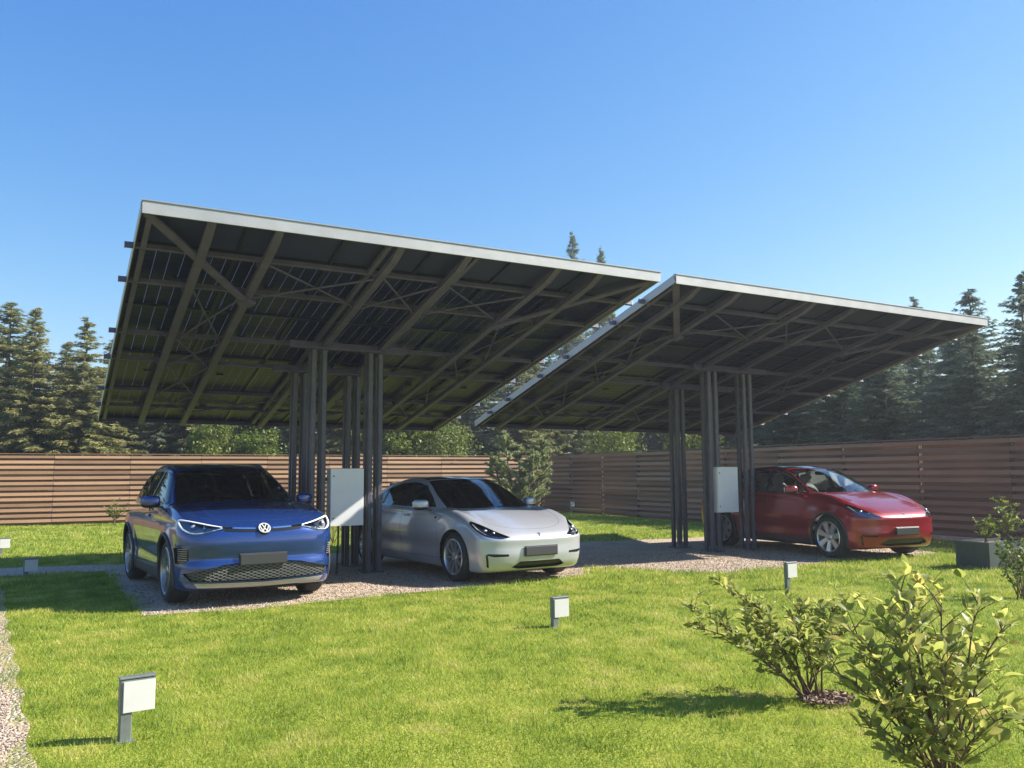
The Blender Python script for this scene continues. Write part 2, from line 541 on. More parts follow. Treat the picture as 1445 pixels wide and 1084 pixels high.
def pv_mat(name, open_cells):
    """glass-glass module: near black cells, light gaps that let daylight through"""
    m, nt, b = mat(name)
    uv = N(nt, 'ShaderNodeUVMap')
    br = N(nt, 'ShaderNodeTexBrick', offset=0.0, squash=1.0)
    br.inputs['Scale'].default_value = 1.0
    br.inputs['Mortar Size'].default_value = 0.0046 if open_cells else 0.0045
    br.inputs['Mortar Smooth'].default_value = 0.0
    br.inputs['Brick Width'].default_value = 0.166
    br.inputs['Row Height'].default_value = 0.166
    L(nt, uv.outputs[0], br.inputs['Vector'])
    b.inputs['Base Color'].default_value = (0.004, 0.007, 0.030, 1)
    b.inputs['Roughness'].default_value = 0.4
    b.inputs['Specular IOR Level'].default_value = 0.22
    tr = N(nt, 'ShaderNodeBsdfTranslucent'); tr.inputs[0].default_value = (0.4, 0.4, 0.42, 1)
    d2 = N(nt, 'ShaderNodeBsdfTransparent'); d2.inputs[0].default_value = (0.24, 0.255, 0.29, 1)
    m1 = N(nt, 'ShaderNodeMixShader', i_0=0.85)
    L(nt, tr.outputs[0], m1.inputs[1]); L(nt, d2.outputs[0], m1.inputs[2])
    mx = N(nt, 'ShaderNodeMixShader')
    L(nt, br.outputs['Fac'], mx.inputs[0])
    L(nt, b.outputs[0], mx.inputs[1]); L(nt, m1.outputs[0], mx.inputs[2])
    L(nt, mx.outputs[0], nt.nodes['Material Output'].inputs[0])
    return m
M_PV = pv_mat('bifacial_cells', True)
M_BLANK = plain('blank_sheet', (0.016, 0.022, 0.085), 0.65, 0.0, noise=0.15, scale=2)

def carport(O, u, v, Wd, Ln, ru, label, posts_x, posts_y, sub):
    O = Vector(O); u = Vector(u); v = Vector(v)
    n = u.cross(v).normalized()
    if n.z < 0: n = -n
    base = Vector((sum(posts_x)/2, sum(posts_y)/2, 0))
    root = empty('solar_carport', base)
    tag(root, label, 'carport')
    def pt(a, b, dn=0.0): return O+u*(a*Wd)+v*(b*Ln)-n*dn
    PV = [0.11, 0.226, 0.44, 0.576, 0.765, 0.88]
    PH, RH = 0.065, 0.075                       # purlin and rafter depth
    d_p = 0.042+PH/2; d_r = 0.042+PH+RH/2+0.002
    # --- solar panels: one blank strip along the front, then three rows
    rows = [(0.0, 0.108), (0.111, 0.33), (0.333, 0.552), (0.555, 0.775), (0.778, 0.998)]
    ncol = 6
    for ri, (v0, v1) in enumerate(rows):
        for c in range(ncol):
            g = 0.0012
            u0, u1 = c/ncol+g, (c+1)/ncol-g
            lx, ly = (u1-u0)*Wd, (v1-v0)*Ln
            mb = MB()
            P = [pt(u0, v0, 0), pt(u1, v0, 0), pt(u1, v1, 0), pt(u0, v1, 0)]
            mb.add(P, [(0, 1, 2, 3)])
            P2 = [p-n*0.006 for p in P]
            mb.add(P2, [(3, 2, 1, 0)])
            o = mb.build('solar_panel', M_BLANK if ri == 0 else M_PV, root, off=base)
            uvl = o.data.uv_layers.new(name='UVMap')
            cx = math.floor((lx-0.05)/0.166)*0.166; cy = math.floor((ly-0.05)/0.166)*0.166
            ox, oy = (lx-cx)/2, (ly-cy)/2
            q = [(-ox, -oy), (lx-ox, -oy), (lx-ox, ly-oy), (-ox, ly-oy)]
            for i, t in enumerate(q+[q[3], q[2], q[1], q[0]]): uvl.data[i].uv = t
            fr = MB()
            for s, t in ((0, 1), (2, 3)):
                fr.bar(P[s]-n*0.022, P[t]-n*0.022, 0.028, 0.034, up=n)
            for s, t in ((1, 2), (3, 0)):
                dd = (P[t]-P[s]).normalized()*0.015
                fr.bar(P[s]-n*0.0225+dd, P[t]-n*0.0225-dd, 0.028, 0.033, up=n)
            if ri: 
                cpt = (P[0]+P[1]+P[2]+P[3])/4
                fr.obox(cpt-n*0.02, u, v, n, (0.12, 0.05, 0.022))         # junction box
            fr.build('panel_frame', M_PFRAME, o, off=base)
    # --- purlins along the carport, poking out at both ends
    for b in PV:
        mb = MB(); mb.bar(pt(-0.016, b, d_p), pt(1.022, b, d_p), 0.05, PH, up=n, ch=0.004)
        o = mb.build('purlin', M_STEEL, root, off=base)
        for a in (-0.0165, 1.0225):
            k = MB(); q = pt(a, b, d_p); k.obox(q, u, v, n, (0.006, 0.054, PH+0.004))
            k.build('end_cap', M_ALU if a > 0 else M_STEEL, o, off=base)
    # --- rafters below the purlins
    for a in ru:
        mb = MB()
        # a flat tube whose front end is cut on the slant to tuck in behind the fascia
        prof = [(0.003, d_r-RH/2), (0.003, d_r-RH/2+0.012), (0.045, d_r+RH/2), (0.988, d_r+RH/2), (0.988, d_r-RH/2)]
        hw = 0.05/Wd
        vs = [pt(a+sg*hw, b_, dn) for sg in (-1, 1) for b_, dn in prof]
        mb.add(vs, [(0, 1, 2, 3, 4), (9, 8, 7, 6, 5)]+[(i, 5+i, 5+(i+1) % 5, (i+1) % 5) for i in range(5)])
        o = mb.build('rafter', M_STEEL, root, off=base)
        bo = MB()
        for b in PV:
            for s in (-1, 1):
                bo.obox(pt(a, b, d_r-RH/2+0.012)+u*s*0.063+v*0.03, u, v, n, (0.03, 0.05, 0.05))
        bo.build('cleat', M_STEEL, o, off=base)
    # doubled rafters and channels beside the middle rafters
    for a in (ru[2]-0.02, ru[3]+0.02, 0.012, 0.988):
        mb = MB(); mb.bar(pt(a, 0.01, 0.085), pt(a, 0.99, 0.085), 0.05, 0.07, up=n, ch=0.003)
        # sits level with the purlins, split between them
        o = None
        mb = MB()
        cuts = [0.01]+PV+[0.99]
        for i in range(len(cuts)-1):
            e0 = 0.03/Ln if i else 0
            mb.bar(pt(a, cuts[i]+e0, 0.078), pt(a, cuts[i+1]-0.03/Ln, 0.078), 0.06, 0.066, up=n, ch=0.003)
        mb.build('channel', M_STEEL, root, off=base)
    # --- heavy corner braces
    db = d_r+RH/2+0.022
    for s in (0, 1):
        e = (ru[1], 0.236) if s == 0 else (ru[-2], 0.236)
        mb = MB(); mb.bar(pt(s+(0.006 if s == 0 else -0.006), 0.010, 0.085), pt(e[0], e[1], db), 0.11, 0.036, up=n, ch=0.004)
        mb.bar(pt(e[0]-0.012, e[1]-0.004, db+0.002), pt(e[0]+0.012, e[1]+0.004, db+0.002), 0.16, 0.05, up=n)
        mb.build('corner_brace', M_STEEL, root, off=base)
    # --- thin crossed wind braces
    def rod(a0, b0, a1, b1, dn):
        mb = MB(); mb.tube([pt(a0, b0, dn), pt(a1, b1, dn)], 0.014, 6)
        return mb
    bays = []
    for i in range(1, 5):
        bays.append((ru[0]+.008, PV[i], ru[1]-.008, PV[i+1]))
        bays.append((ru[-2]+.008, PV[i], ru[-1]-.008, PV[i+1]))
    for j in range(1, len(ru)-2):
        bays.append((ru[j]+.01, PV[0], ru[j+1]-.01, PV[1]))
        bays.append((ru[j]+.01, PV[4], ru[j+1]-.01, PV[5]))
    for (a0, b0, a1, b1) in bays:
        for (p, q, dn) in (((a0, b0), (a1, b1), 0.135), ((a0, b1), (a1, b0), 0.165)):
            rod(*p, *q, dn).build('wind_brace', M_STEEL, root, off=base)
    # --- trims round the edge: light front fascia with a darker flashing, side and back trims
    fz = Vector((0, 0, -1))
    fo = Vector(v); fo.z = 0; fo = -fo.normalized()
    c = (pt(0, 0)+pt(1, 0))/2
    mb = MB(); mb.obox(c+fo*0.022+fz*0.066, u, fo, u.cross(fo), (Wd+0.02, 0.02, 0.14), 0, 0.003)
    o = mb.build('fascia', M_ALU, root, off=base)
    mb = MB(); mb.obox(c+fo*0.004-fz*0.014, u, fo, u.cross(fo), (Wd+0.03, 0.075, 0.018), 0, 0.003)
    mb.build('flashing', M_FLASH, o, off=base)
    for s, nm in ((-1, 0), (1, 1)):
        mb = MB(); sx = pt(nm, 0.002)+u*s*0.016; ex = pt(nm, 1.0)+u*s*0.016
        mb.bar(sx-n*0.05, ex-n*0.05, 0.012, 0.13, up=n, ch=0.002)
        mb.build('side_trim', M_ALU, root, off=base)
    mb = MB(); mb.bar(pt(-0.002, 1.0)+v*0.012-n*0.05, pt(1.002, 1.0)+v*0.012-n*0.05, 0.014, 0.12, up=n, ch=0.002)
    mb.build('back_trim', M_STEEL, root, off=base)
    # --- posts: four bundles of four square tubes, each with its head and foot plate
    for px in posts_x:
        for iy, py in enumerate(posts_y):
            b = (py-O.y)/(v.y*Ln)
            top = pt(0, b, d_r+RH/2).z-0.01
            for dx in (-0.086, 0.086):
                for dy in (-0.09, 0.09):
                    mb = MB()
                    mb.obox((px+dx, py+dy, top/2), (0, 0, 1), (1, 0, 0), (0, 1, 0), (top, 0.08, 0.08), 0, 0.012)
                    o = mb.build('post', M_POSTS, root, off=base)
            mb = MB(); mb.box((px-0.17, py-0.17, 0.004), (px+0.17, py+0.17, 0.022))
            for sx in (-1, 1):
                for sy in (-1, 1):
                    mb.lathe([(0.0, .03), (0.014, .03), (0.014, 0)], (px+sx*.15, py+sy*.15, .02), (0, 0, 1), 6)
            mb.build('foot_plate', M_POSTS, root, off=base)
            mb = MB(); mb.box((px-0.16, py-0.16, top+0.0), (px+0.16, py+0.16, top+0.03))
            mb.build('head_plate', M_STEEL, root, off=base)
        # beam over both bundles, across the carport
    for py in posts_y:
        b = (py-O.y)/(v.y*Ln)
        a0 = (posts_x[0]-0.5-O.x)/Wd; a1 = (posts_x[1]+0.5-O.x)/Wd
        mb = MB(); mb.bar(pt(a0, b-0.018, d_r+0.0), pt(a1, b-0.018, d_r), 0.07, 0.11, up=n, ch=0.004)
        mb.build('head_beam', M_STEEL, root, off=base)
    return root

ka, kb = 0.965, 1.012
def frame_of(p, k):
    x0, y0, z0, yw, rl, tl, Wd, Ln = p
    u = (math.cos(yw)*math.cos(rl), math.sin(yw)*math.cos(rl), math.sin(rl))
    v = (-math.sin(yw)*math.cos(tl), math.cos(yw)*math.cos(tl), -math.sin(tl))
    return (x0*k, y0*k, CAM_H+(z0-CAM_H)*k), u, v, Wd*k, Ln*k
LA = frame_of((0.79, 10.465, 4.714, 0.0, -0.0098, 0.2144, 7.319, 8.981), ka)
LB = frame_of((8.432, 10.465, 4.643, 0.003, -0.011, 0.256, 7.696, 7.433), kb)
carport(*LA, [.104, .213, .43, .563, .758, .857], 'larger dark steel solar carport on the left, over the blue and silver cars', (3.74, 4.69), (13.8, 14.98), None)
carport(*LB, [.064, .173, .395, .52, .72, .83], 'dark steel solar carport on the right, sheltering the red car', (11.86, 12.80), (13.75, 14.8), None)

# ------------------------------------------------------------------ electrical cabinets
M_CAB = plain('cabinet_paint', (0.72, 0.73, 0.73), 0.4, 0.0, noise=0.05, scale=2.5)
M_DARKP = plain('dark_plastic', (0.02, 0.02, 0.022), 0.5)
def cabinet(x0, x1, y, z0, z1, label):
    root = empty('electrical_cabinet', ((x0+x1)/2, y, z0))
    tag(root, label, 'cabinet', 'cabinets on the carport posts')
    off = root.location
    mb = MB(); mb.obox(((x0+x1)/2, y+0.125, (z0+z1)/2), (0, 0, 1), (1, 0, 0), (0, 1, 0), (z1-z0, x1-x0, 0.21), 0, 0.012)
    mb.build('body', M_CAB, root, off=off)
    mb = MB(); mb.obox(((x0+x1)/2, y+0.007, (z0+z1)/2), (0, 0, 1), (1, 0, 0), (0, 1, 0), (z1-z0-0.006, x1-x0-0.006, 0.018), 0, 0.005)
    d = mb.build('door', M_CAB, root, off=off)
    for zz in (z0+0.12, z1-0.12):
        k = MB(); k.lathe([(0, -0.006), (0.011, -0.006), (0.013, 0.0), (0.013, 0.004)], (x0+0.05, y-0.003, zz), (0, 1, 0), 14)
        k.build('lock', M_DARKP, d, off=off)
    b = MB(); b.box((x0-0.04, y+0.235, z1-0.2), (x1+0.04, y+0.265, z1-0.15)); b.box((x0-0.04, y+0.235, z0+0.12), (x1+0.04, y+0.265, z0+0.17))
    b.build('mounting_rail', M_POSTS, root, off=off)
    c = MB(); c.tube([((x0+x1)/2-.1, y+.13, z0+.0), ((x0+x1)/2-.1, y+.14, z0-.3), ((x0+x1)/2-.12, y+.14, 0.0)], 0.016, 8)
    c.build('cable', M_DARKP, root, off=off)
cabinet(3.945, 4.50, 13.66, 0.775, 1.69, 'light grey electrical cabinet on the posts between the blue and silver cars')
cabinet(11.90, 12.44, 13.60, 0.785, 1.70, 'light grey electrical cabinet on the posts beside the red car')

# ================================================================== CARS
# A car body is a smooth implicit solid (curves for its profile, plan and
# sections); it is meshed, then panels, windows and lamps are cut out of it.
def curve(tab):
    """smooth (monotone-ish) interpolation through (x, value) pairs"""
    xs = np.array([a for a, _ in tab], float); ys = np.array([b for _, b in tab], float)
    d = np.diff(ys)/np.diff(xs)
    m = np.zeros(len(xs)); m[0], m[-1] = d[0], d[-1]
    for i in range(1, len(xs)-1):
        m[i] = 0 if d[i-1]*d[i] <= 0 else 2*d[i-1]*d[i]/(d[i-1]+d[i])
    def f(x):
        x = np.clip(x, xs[0], xs[-1])
        k = np.clip(np.searchsorted(xs, x)-1, 0, len(xs)-2)
        hh = xs[k+1]-xs[k]; t = (x-xs[k])/hh
        return ((2*t**3-3*t**2+1)*ys[k]+(t**3-2*t**2+t)*hh*m[k]+(-2*t**3+3*t**2)*ys[k+1]+(t**3-t**2)*hh*m[k+1])
    return f

def smax(a, b, k):
    h = np.clip(0.5+0.5*(a-b)/k, 0, 1)
    return b*(1-h)+a*h+k*h*(1-h)
def smin(a, b, k): return -smax(-a, -b, k)

def surface_nets(f, lo, hi, h):
    ax = [np.arange(lo[i], hi[i]+h, h) for i in range(3)]
    X, Y, Z = np.meshgrid(*ax, indexing='ij')
    V = f(X.ravel(), Y.ravel(), Z.ravel()).reshape(X.shape)
    S = V < 0
    nx, ny, nz = V.shape
    c = np.zeros((nx-1, ny-1, nz-1), int)
    acc = np.zeros((nx-1, ny-1, nz-1, 3)); cnt = np.zeros((nx-1, ny-1, nz-1))
    sl = lambda d, n: slice(d, n-1+d)
    for axis in range(3):
        o = [k for k in range(3) if k != axis]
        for d1 in (0, 1):
            for d2 in (0, 1):
                i0 = [0, 0, 0]; i0[o[0]] = d1; i0[o[1]] = d2
                i1 = list(i0); i1[axis] = 1
                A = V[sl(i0[0], nx), sl(i0[1], ny), sl(i0[2], nz)]
                B = V[sl(i1[0], nx), sl(i1[1], ny), sl(i1[2], nz)]
                cr = (A < 0) != (B < 0)
                t = np.where(cr, A/np.where(cr, A-B, 1), 0)
                for k in range(3):
                    acc[..., k] += np.where(cr, (t if k == axis else i0[k]), 0)
                cnt += cr
    act = cnt > 0
    idx = np.full(act.shape, -1); idx[act] = np.arange(act.sum())
    I = np.argwhere(act)
    P = np.array(lo)+(I+acc[act]/cnt[act][:, None])*h
    quads = []
    for axis in range(3):
        o = [k for k in range(3) if k != axis]
        a, b = o
        sA = [slice(None)]*3; sB = [slice(None)]*3
        sA[axis] = slice(0, -1); sB[axis] = slice(1, None)
        A = S[tuple(sA)]; B = S[tuple(sB)]
        for sgn, M in ((1, A & ~B), (0, ~A & B)):
            E = np.argwhere(M)
            k = (E[:, a] > 0) & (E[:, b] > 0) & (E[:, a] < V.shape[a]-1) & (E[:, b] < V.shape[b]-1)
            E = E[k]
            q = []
            for da, db in ((0, 0), (-1, 0), (-1, -1), (0, -1)):
                e = E.copy(); e[:, a] += da; e[:, b] += db
                q.append(idx[e[:, 0], e[:, 1], e[:, 2]])
            q = np.stack(q, 1)
            flip = (axis == 1) ^ (sgn == 0)
            quads.append(q if not flip else q[:, ::-1])
    return P, np.concatenate(quads)

def gradf(f, P, e=2e-3):
    G = np.zeros_like(P)
    for k in range(3):
        a = P.copy(); a[:, k] += e; b = P.copy(); b[:, k] -= e
        G[:, k] = (f(*a.T)-f(*b.T))/(2*e)
    return G

def settle(f, P, Q, h):
    """slide the mesh vertices to even spacing, always back onto the surface"""
    ed = np.concatenate([Q[:, [0, 1]], Q[:, [1, 2]], Q[:, [2, 3]], Q[:, [3, 0]]])
    for it in range(6):
        G = gradf(f, P); g2 = np.maximum((G**2).sum(1), 0.09)
        P = P-np.clip(f(*P.T)/g2, -h, h)[:, None]*G
        if it < 4:
            s = np.zeros_like(P); n = np.zeros(len(P))
            np.add.at(s, ed[:, 0], P[ed[:, 1]]); np.add.at(n, ed[:, 0], 1)
            np.add.at(s, ed[:, 1], P[ed[:, 0]]); np.add.at(n, ed[:, 1], 1)
            L_ = s/n[:, None]-P
            nn = G/np.sqrt(g2)[:, None]
            L_ -= (L_*nn).sum(1)[:, None]*nn
            P = P+0.5*L_
    return P

AX = {'side': (0, 2, 1), 'front': (1, 2, 0), 'top': (0, 1, 2)}

class Shell:
    def __init__(s, f, lo, hi, h):
        s.f = f
        P, Q = surface_nets(f, lo, hi, h)
        P = settle(f, P, Q, h)
        bm = bmesh.new()
        vs = [bm.verts.new(p) for p in P]
        for q in Q:
            try: bm.faces.new([vs[i] for i in q])
            except ValueError: pass
        bmesh.ops.triangulate(bm, faces=[fc for fc in bm.faces], quad_method='SHORT_EDGE')
        bm.normal_update()
        bm.faces.ensure_lookup_table()
        smp = list(bm.faces)[::17]
        G = gradf(f, np.array([q.calc_center_median()[:] for q in smp]))
        if sum(np.dot(q.normal, g_) for q, g_ in zip(smp, G)) < 0:
            bmesh.ops.reverse_faces(bm, faces=bm.faces[:])
        s.bm = bm
        s.h = h
        s.layer = bm.faces.layers.int.new('mi')
    def cut(s, proj, poly, where):
        """cut the outline poly (in a projection) into the shell; returns the faces inside it.
        where(center) limits which side of the car is touched"""
        a, b, c = AX[proj]
        bm = s.bm; h = s.h*1.5
        P = np.array(poly, float)
        lo = P.min(0)-h; hi = P.max(0)+h
        cand = set()
        for fc in bm.faces:
            m = fc.verts[0].co
            if lo[0] < m[a] < hi[0] and lo[1] < m[b] < hi[1] and where(m): cand.add(fc)
        n = len(P)
        for i in range(n):
            p, q = P[i], P[(i+1) % n]
            d = q-p; ln = math.hypot(*d)
            if ln < 1e-6: continue
            d /= ln
            nrm = (-d[1], d[0])
            sel = []
            for fc in cand:
                if not fc.is_valid: continue
                s0 = []; t0 = []
                for v in fc.verts:
                    x, y = v.co[a]-p[0], v.co[b]-p[1]
                    s0.append(x*nrm[0]+y*nrm[1]); t0.append(x*d[0]+y*d[1])
                if min(s0) < -1e-6 and max(s0) > 1e-6 and max(t0) > -0.002 and min(t0) < ln+0.002: sel.append(fc)
            if not sel: continue
            co = [0, 0, 0]; no = [0, 0, 0]
            co[a], co[b] = p; no[a], no[b] = nrm
            ge = sel+list({e for fc in sel for e in fc.edges})+list({v for fc in sel for v in fc.verts})
            r = bmesh.ops.bisect_plane(bm, geom=ge, dist=1e-5, plane_co=co, plane_no=no)
            cand = {fc for fc in cand if fc.is_valid} | {g_ for g_ in r['geom'] if isinstance(g_, bmesh.types.BMFace)}
        out = []
        cand = [fc for fc in cand if fc.is_valid]
        if not cand: return out
        cc = np.array([fc.calc_center_median()[:] for fc in cand])
        ins = in_poly(cc[:, a], cc[:, b], [tuple(x) for x in P])
        return [fc for fc, k in zip(cand, ins) if k]
    def delete(s, faces):
        bmesh.ops.delete(s.bm, geom=list(faces), context='FACES')
    def take(s, faces, name, m, parent, sink=0.0, skirt=0.02, remove=True):
        """move faces out into a part of their own, with turned-in edges"""
        vi = {}; co = []; fs = []
        for fc in faces:
            row = []
            for v in fc.verts:
                if v not in vi: vi[v] = len(co); co.append(v.co[:])
                row.append(vi[v])
            fs.append(row)
        if not co: return None
        co = np.array(co)
        G = gradf(s.f, co); Nn = G/np.maximum(np.linalg.norm(G, axis=1), 1e-6)[:, None]
        V = co-Nn*sink
        n0 = len(V)
        ec = {}
        for r in fs:
            for i in range(len(r)):
                e = (r[i], r[(i+1) % len(r)])
                ec[e] = 1
        bd = [e for e in ec if (e[1], e[0]) not in ec]
        VV = [tuple(p) for p in V]; FF = list(fs); NN = [tuple(q) for q in Nn]
        nface = len(FF)
        if skirt:
            for i, j in bd:
                k = len(VV)
                VV += [tuple(V[i]), tuple(V[j]), tuple(V[j]-Nn[j]*skirt), tuple(V[i]-Nn[i]*skirt)]
                e = V[j]-V[i]; sn = np.cross(e, Nn[i]); l = np.linalg.norm(sn); sn = sn/l if l > 1e-9 else Nn[i]
                NN += [tuple(sn)]*4
                FF.append((k+1, k, k+3, k+2))
        if remove: s.delete(faces)
        return shell_obj(name, VV, FF, NN, m, parent)
    def finish(s, name, mats, parent):
        bm = s.bm
        bm.verts.index_update()
        used = [v for v in bm.verts if v.link_faces]
        ix = {v: i for i, v in enumerate(used)}
        co = np.array([v.co[:] for v in used])
        G = gradf(s.f, co); Nn = G/np.maximum(np.linalg.norm(G, axis=1), 1e-6)[:, None]
        fs = [[ix[v] for v in fc.verts] for fc in bm.faces]
        mi = [fc[s.layer] for fc in bm.faces]
        o = shell_obj(name, [tuple(c) for c in co], fs, [tuple(q) for q in Nn], mats, parent, mi)
        bm.free()
        return o

def shell_obj(name, V, Fc, Nn, mats, parent, mi=None):
    me = bpy.data.meshes.new(name)
    me.from_pydata(V, [], Fc)
    if not isinstance(mats, (list, tuple)): mats = [mats]
    for m in mats: me.materials.append(m)
    if mi: me.polygons.foreach_set('material_index', mi)
    me.polygons.foreach_set('use_smooth', [True]*len(me.polygons))
    me.update()
    me.normals_split_custom_set_from_vertices(Nn)
    o = bpy.data.objects.new(name, me); COL.objects.link(o)
    o.parent = parent
    return o

def offset_poly(poly, d):
    """shrink a polygon by d"""
    n = len(poly); P = [Vector(p) for p in poly]
    ar = sum(P[i].x*P[(i+1) % n].y-P[(i+1) % n].x*P[i].y for i in range(n))
    s = 1 if ar > 0 else -1
    out = []
    for i in range(n):
        a, b, c = P[i-1], P[i], P[(i+1) % n]
        e1 = (b-a).normalized(); e2 = (c-b).normalized()
        n1 = Vector((-e1.y, e1.x))*s; n2 = Vector((-e2.y, e2.x))*s
        m = n1+n2
        k = d*2/max(m.length_squared, 0.5)
        out.append(tuple(b+m*k))
    return out

def spline_poly(pts, k=5):
    """closed smooth outline through points; a point with a third value True stays a corner"""
    n = len(pts); out = []
    for i in range(n):
        p0, p1, p2, p3 = pts[i-1], pts[i], pts[(i+1) % n], pts[(i+2) % n]
        v = [Vector(p[:2]) for p in (p0, p1, p2, p3)]
        t1 = (v[2]-v[1]) if len(p1) > 2 else (v[2]-v[0])*0.5
        t2 = (v[2]-v[1]) if len(p2) > 2 else (v[3]-v[1])*0.5
        for j in range(k):
            t = j/k
            out.append(tuple((2*t**3-3*t**2+1)*v[1]+(t**3-2*t**2+t)*t1+(-2*t**3+3*t**2)*v[2]+(t**3-t**2)*t2))
    return out

def mirror_poly(p): return [(-x, y) for x, y in p]

def paint_mat(name, col, flake, rough=0.28, metal=0.55):
    m, nt, b = mat(name)
    tc = N(nt, 'ShaderNodeTexCoord')
    v = N(nt, 'ShaderNodeTexVoronoi', i_Scale=900.0)
    L(nt, tc.outputs['Object'], v.inputs['Vector'])
    rp = ramp(nt, [(0.0, col), (1.0, flake)], v.outputs['Distance'])
    # inside faces of the pressings are trim, not paint
    ge = N(nt, 'ShaderNodeNewGeometry')
    mx = N(nt, 'ShaderNodeMix', data_type='RGBA')
    L(nt, ge.outputs['Backfacing'], mx.inputs[0]); L(nt, rp.outputs[0], mx.inputs[6]); mx.inputs[7].default_value = (0.03, 0.03, 0.03, 1)
    L(nt, mx.outputs[2], b.inputs['Base Color'])
    b.inputs['Metallic'].default_value = metal
    b.inputs['Roughness'].default_value = rough
    b.inputs['Coat Weight'].default_value = 1.0
    b.inputs['Coat Roughness'].default_value = 0.04
    # a little dust that roughens the lacquer
    no = N(nt, 'ShaderNodeTexNoise', i_Scale=6.0, i_Detail=5.0)
    L(nt, tc.outputs['Object'], no.inputs['Vector'])
    mr = N(nt, 'ShaderNodeMapRange', i_3=0.02, i_4=0.12); L(nt, no.outputs['Fac'], mr.inputs[0])
    L(nt, mr.outputs[0], b.inputs['Coat Roughness'])
    return m

def glass_mat(name, tint, clear):
    m, nt, b = mat(name)
    out = nt.nodes['Material Output']
    gl = N(nt, 'ShaderNodeBsdfGlossy'); gl.inputs['Roughness'].default_value = 0.01
    gl.inputs['Color'].default_value = (0.95, 0.97, 1, 1)
    tr = N(nt, 'ShaderNodeBsdfTransparent'); tr.inputs[0].default_value = (*tint, 1)
    lw = N(nt, 'ShaderNodeFresnel', i_IOR=2.1)
    mx = N(nt, 'ShaderNodeMixShader')
    L(nt, lw.outputs[0], mx.inputs[0]); L(nt, tr.outputs[0], mx.inputs[1]); L(nt, gl.outputs[0], mx.inputs[2])
    L(nt, mx.outputs[0], out.inputs[0])
    return m

M_GLASS = glass_mat('car_glass', (0.66, 0.71, 0.70), 0.5)
M_TINT = glass_mat('car_glass_tinted', (0.30, 0.33, 0.34), 0.2)
M_LENS = glass_mat('lamp_lens', (0.86, 0.88, 0.9), 0.9)
M_ROOFG = plain('black_roof_glass', (0.008, 0.008, 0.01), 0.06, 0.0, coat=1.0)
M_BLACK = plain('gloss_black_trim', (0.012, 0.012, 0.013), 0.2)
M_PLAST = plain('grained_black_plastic', (0.035, 0.035, 0.036), 0.6, noise=0.2, scale=20)
M_GAP = plain('panel_gap', (0.01, 0.01, 0.01), 0.8)
M_TYRE = plain('tyre_rubber', (0.022, 0.022, 0.022), 0.8, noise=0.3, scale=12)
M_RIM = plain('alloy_silver', (0.62, 0.63, 0.65), 0.28, 0.85)
M_RIMD = plain('alloy_dark', (0.06, 0.06, 0.065), 0.35, 0.6)
M_DISC = plain('brake_disc', (0.16, 0.15, 0.14), 0.4, 0.8)
M_CHROME = plain('chrome', (0.85, 0.85, 0.86), 0.08, 1.0)
M_REFL = plain('lamp_reflector', (0.75, 0.77, 0.8), 0.15, 0.7)
M_LAMPW = plain('lamp_white_guide', (0.85, 0.87, 0.9), 0.25)
M_SEATD = plain('seat_dark', (0.16, 0.155, 0.15), 0.6, noise=0.2, scale=10)
M_SEATW = plain('seat_white', (0.72, 0.70, 0.66), 0.5, noise=0.08, scale=8)
M_PLATE = plain('blank_plate', (0.035, 0.037, 0.04), 0.45)
M_GREYD = plain('satin_grey', (0.36, 0.37, 0.38), 0.35, 0.5)
M_MIRR = plain('mirror_glass', (0.8, 0.8, 0.8), 0.02, 1.0)
M_CABIN = plain('cabin_trim', (0.06, 0.06, 0.063), 0.7)

def mesh_grille_mat(name, sx, sz):
    """black grille with a slanted light lattice"""
    m, nt, b = mat(name)
    tc = N(nt, 'ShaderNodeTexCoord')
    sp = N(nt, 'ShaderNodeSeparateXYZ'); L(nt, tc.outputs['Object'], sp.inputs[0])
    hs = []
    for sg in (1, -1):
        y = N(nt, 'ShaderNodeMath', operation='MULTIPLY', i_1=sg/sx); L(nt, sp.outputs[1], y.inputs[0])
        z = N(nt, 'ShaderNodeMath', operation='MULTIPLY_ADD', i_1=1/sz); L(nt, sp.outputs[2], z.inputs[0]); L(nt, y.outputs[0], z.inputs[2])
        fr = N(nt, 'ShaderNodeMath', operation='FRACT'); L(nt, z.outputs[0], fr.inputs[0])
        lt = N(nt, 'ShaderNodeMath', operation='LESS_THAN', i_1=0.2); L(nt, fr.outputs[0], lt.inputs[0])
        hs.append(lt)
    mxx = N(nt, 'ShaderNodeMath', operation='MAXIMUM'); L(nt, hs[0].outputs[0], mxx.inputs[0]); L(nt, hs[1].outputs[0], mxx.inputs[1])
    rp = ramp(nt, [(0, (0.006, 0.006, 0.007)), (1, (0.14, 0.145, 0.15))], mxx.outputs[0])
    L(nt, rp.outputs[0], b.inputs['Base Color'])
    b.inputs['Roughness'].default_value = 0.4
    bp = N(nt, 'ShaderNodeBump', i_Strength=1.0, i_Distance=0.02); L(nt, mxx.outputs[0], bp.inputs['Height']); L(nt, bp.outputs[0], b.inputs['Normal'])
    return m
M_MESH = mesh_grille_mat('lattice_grille', 0.085, 0.034)

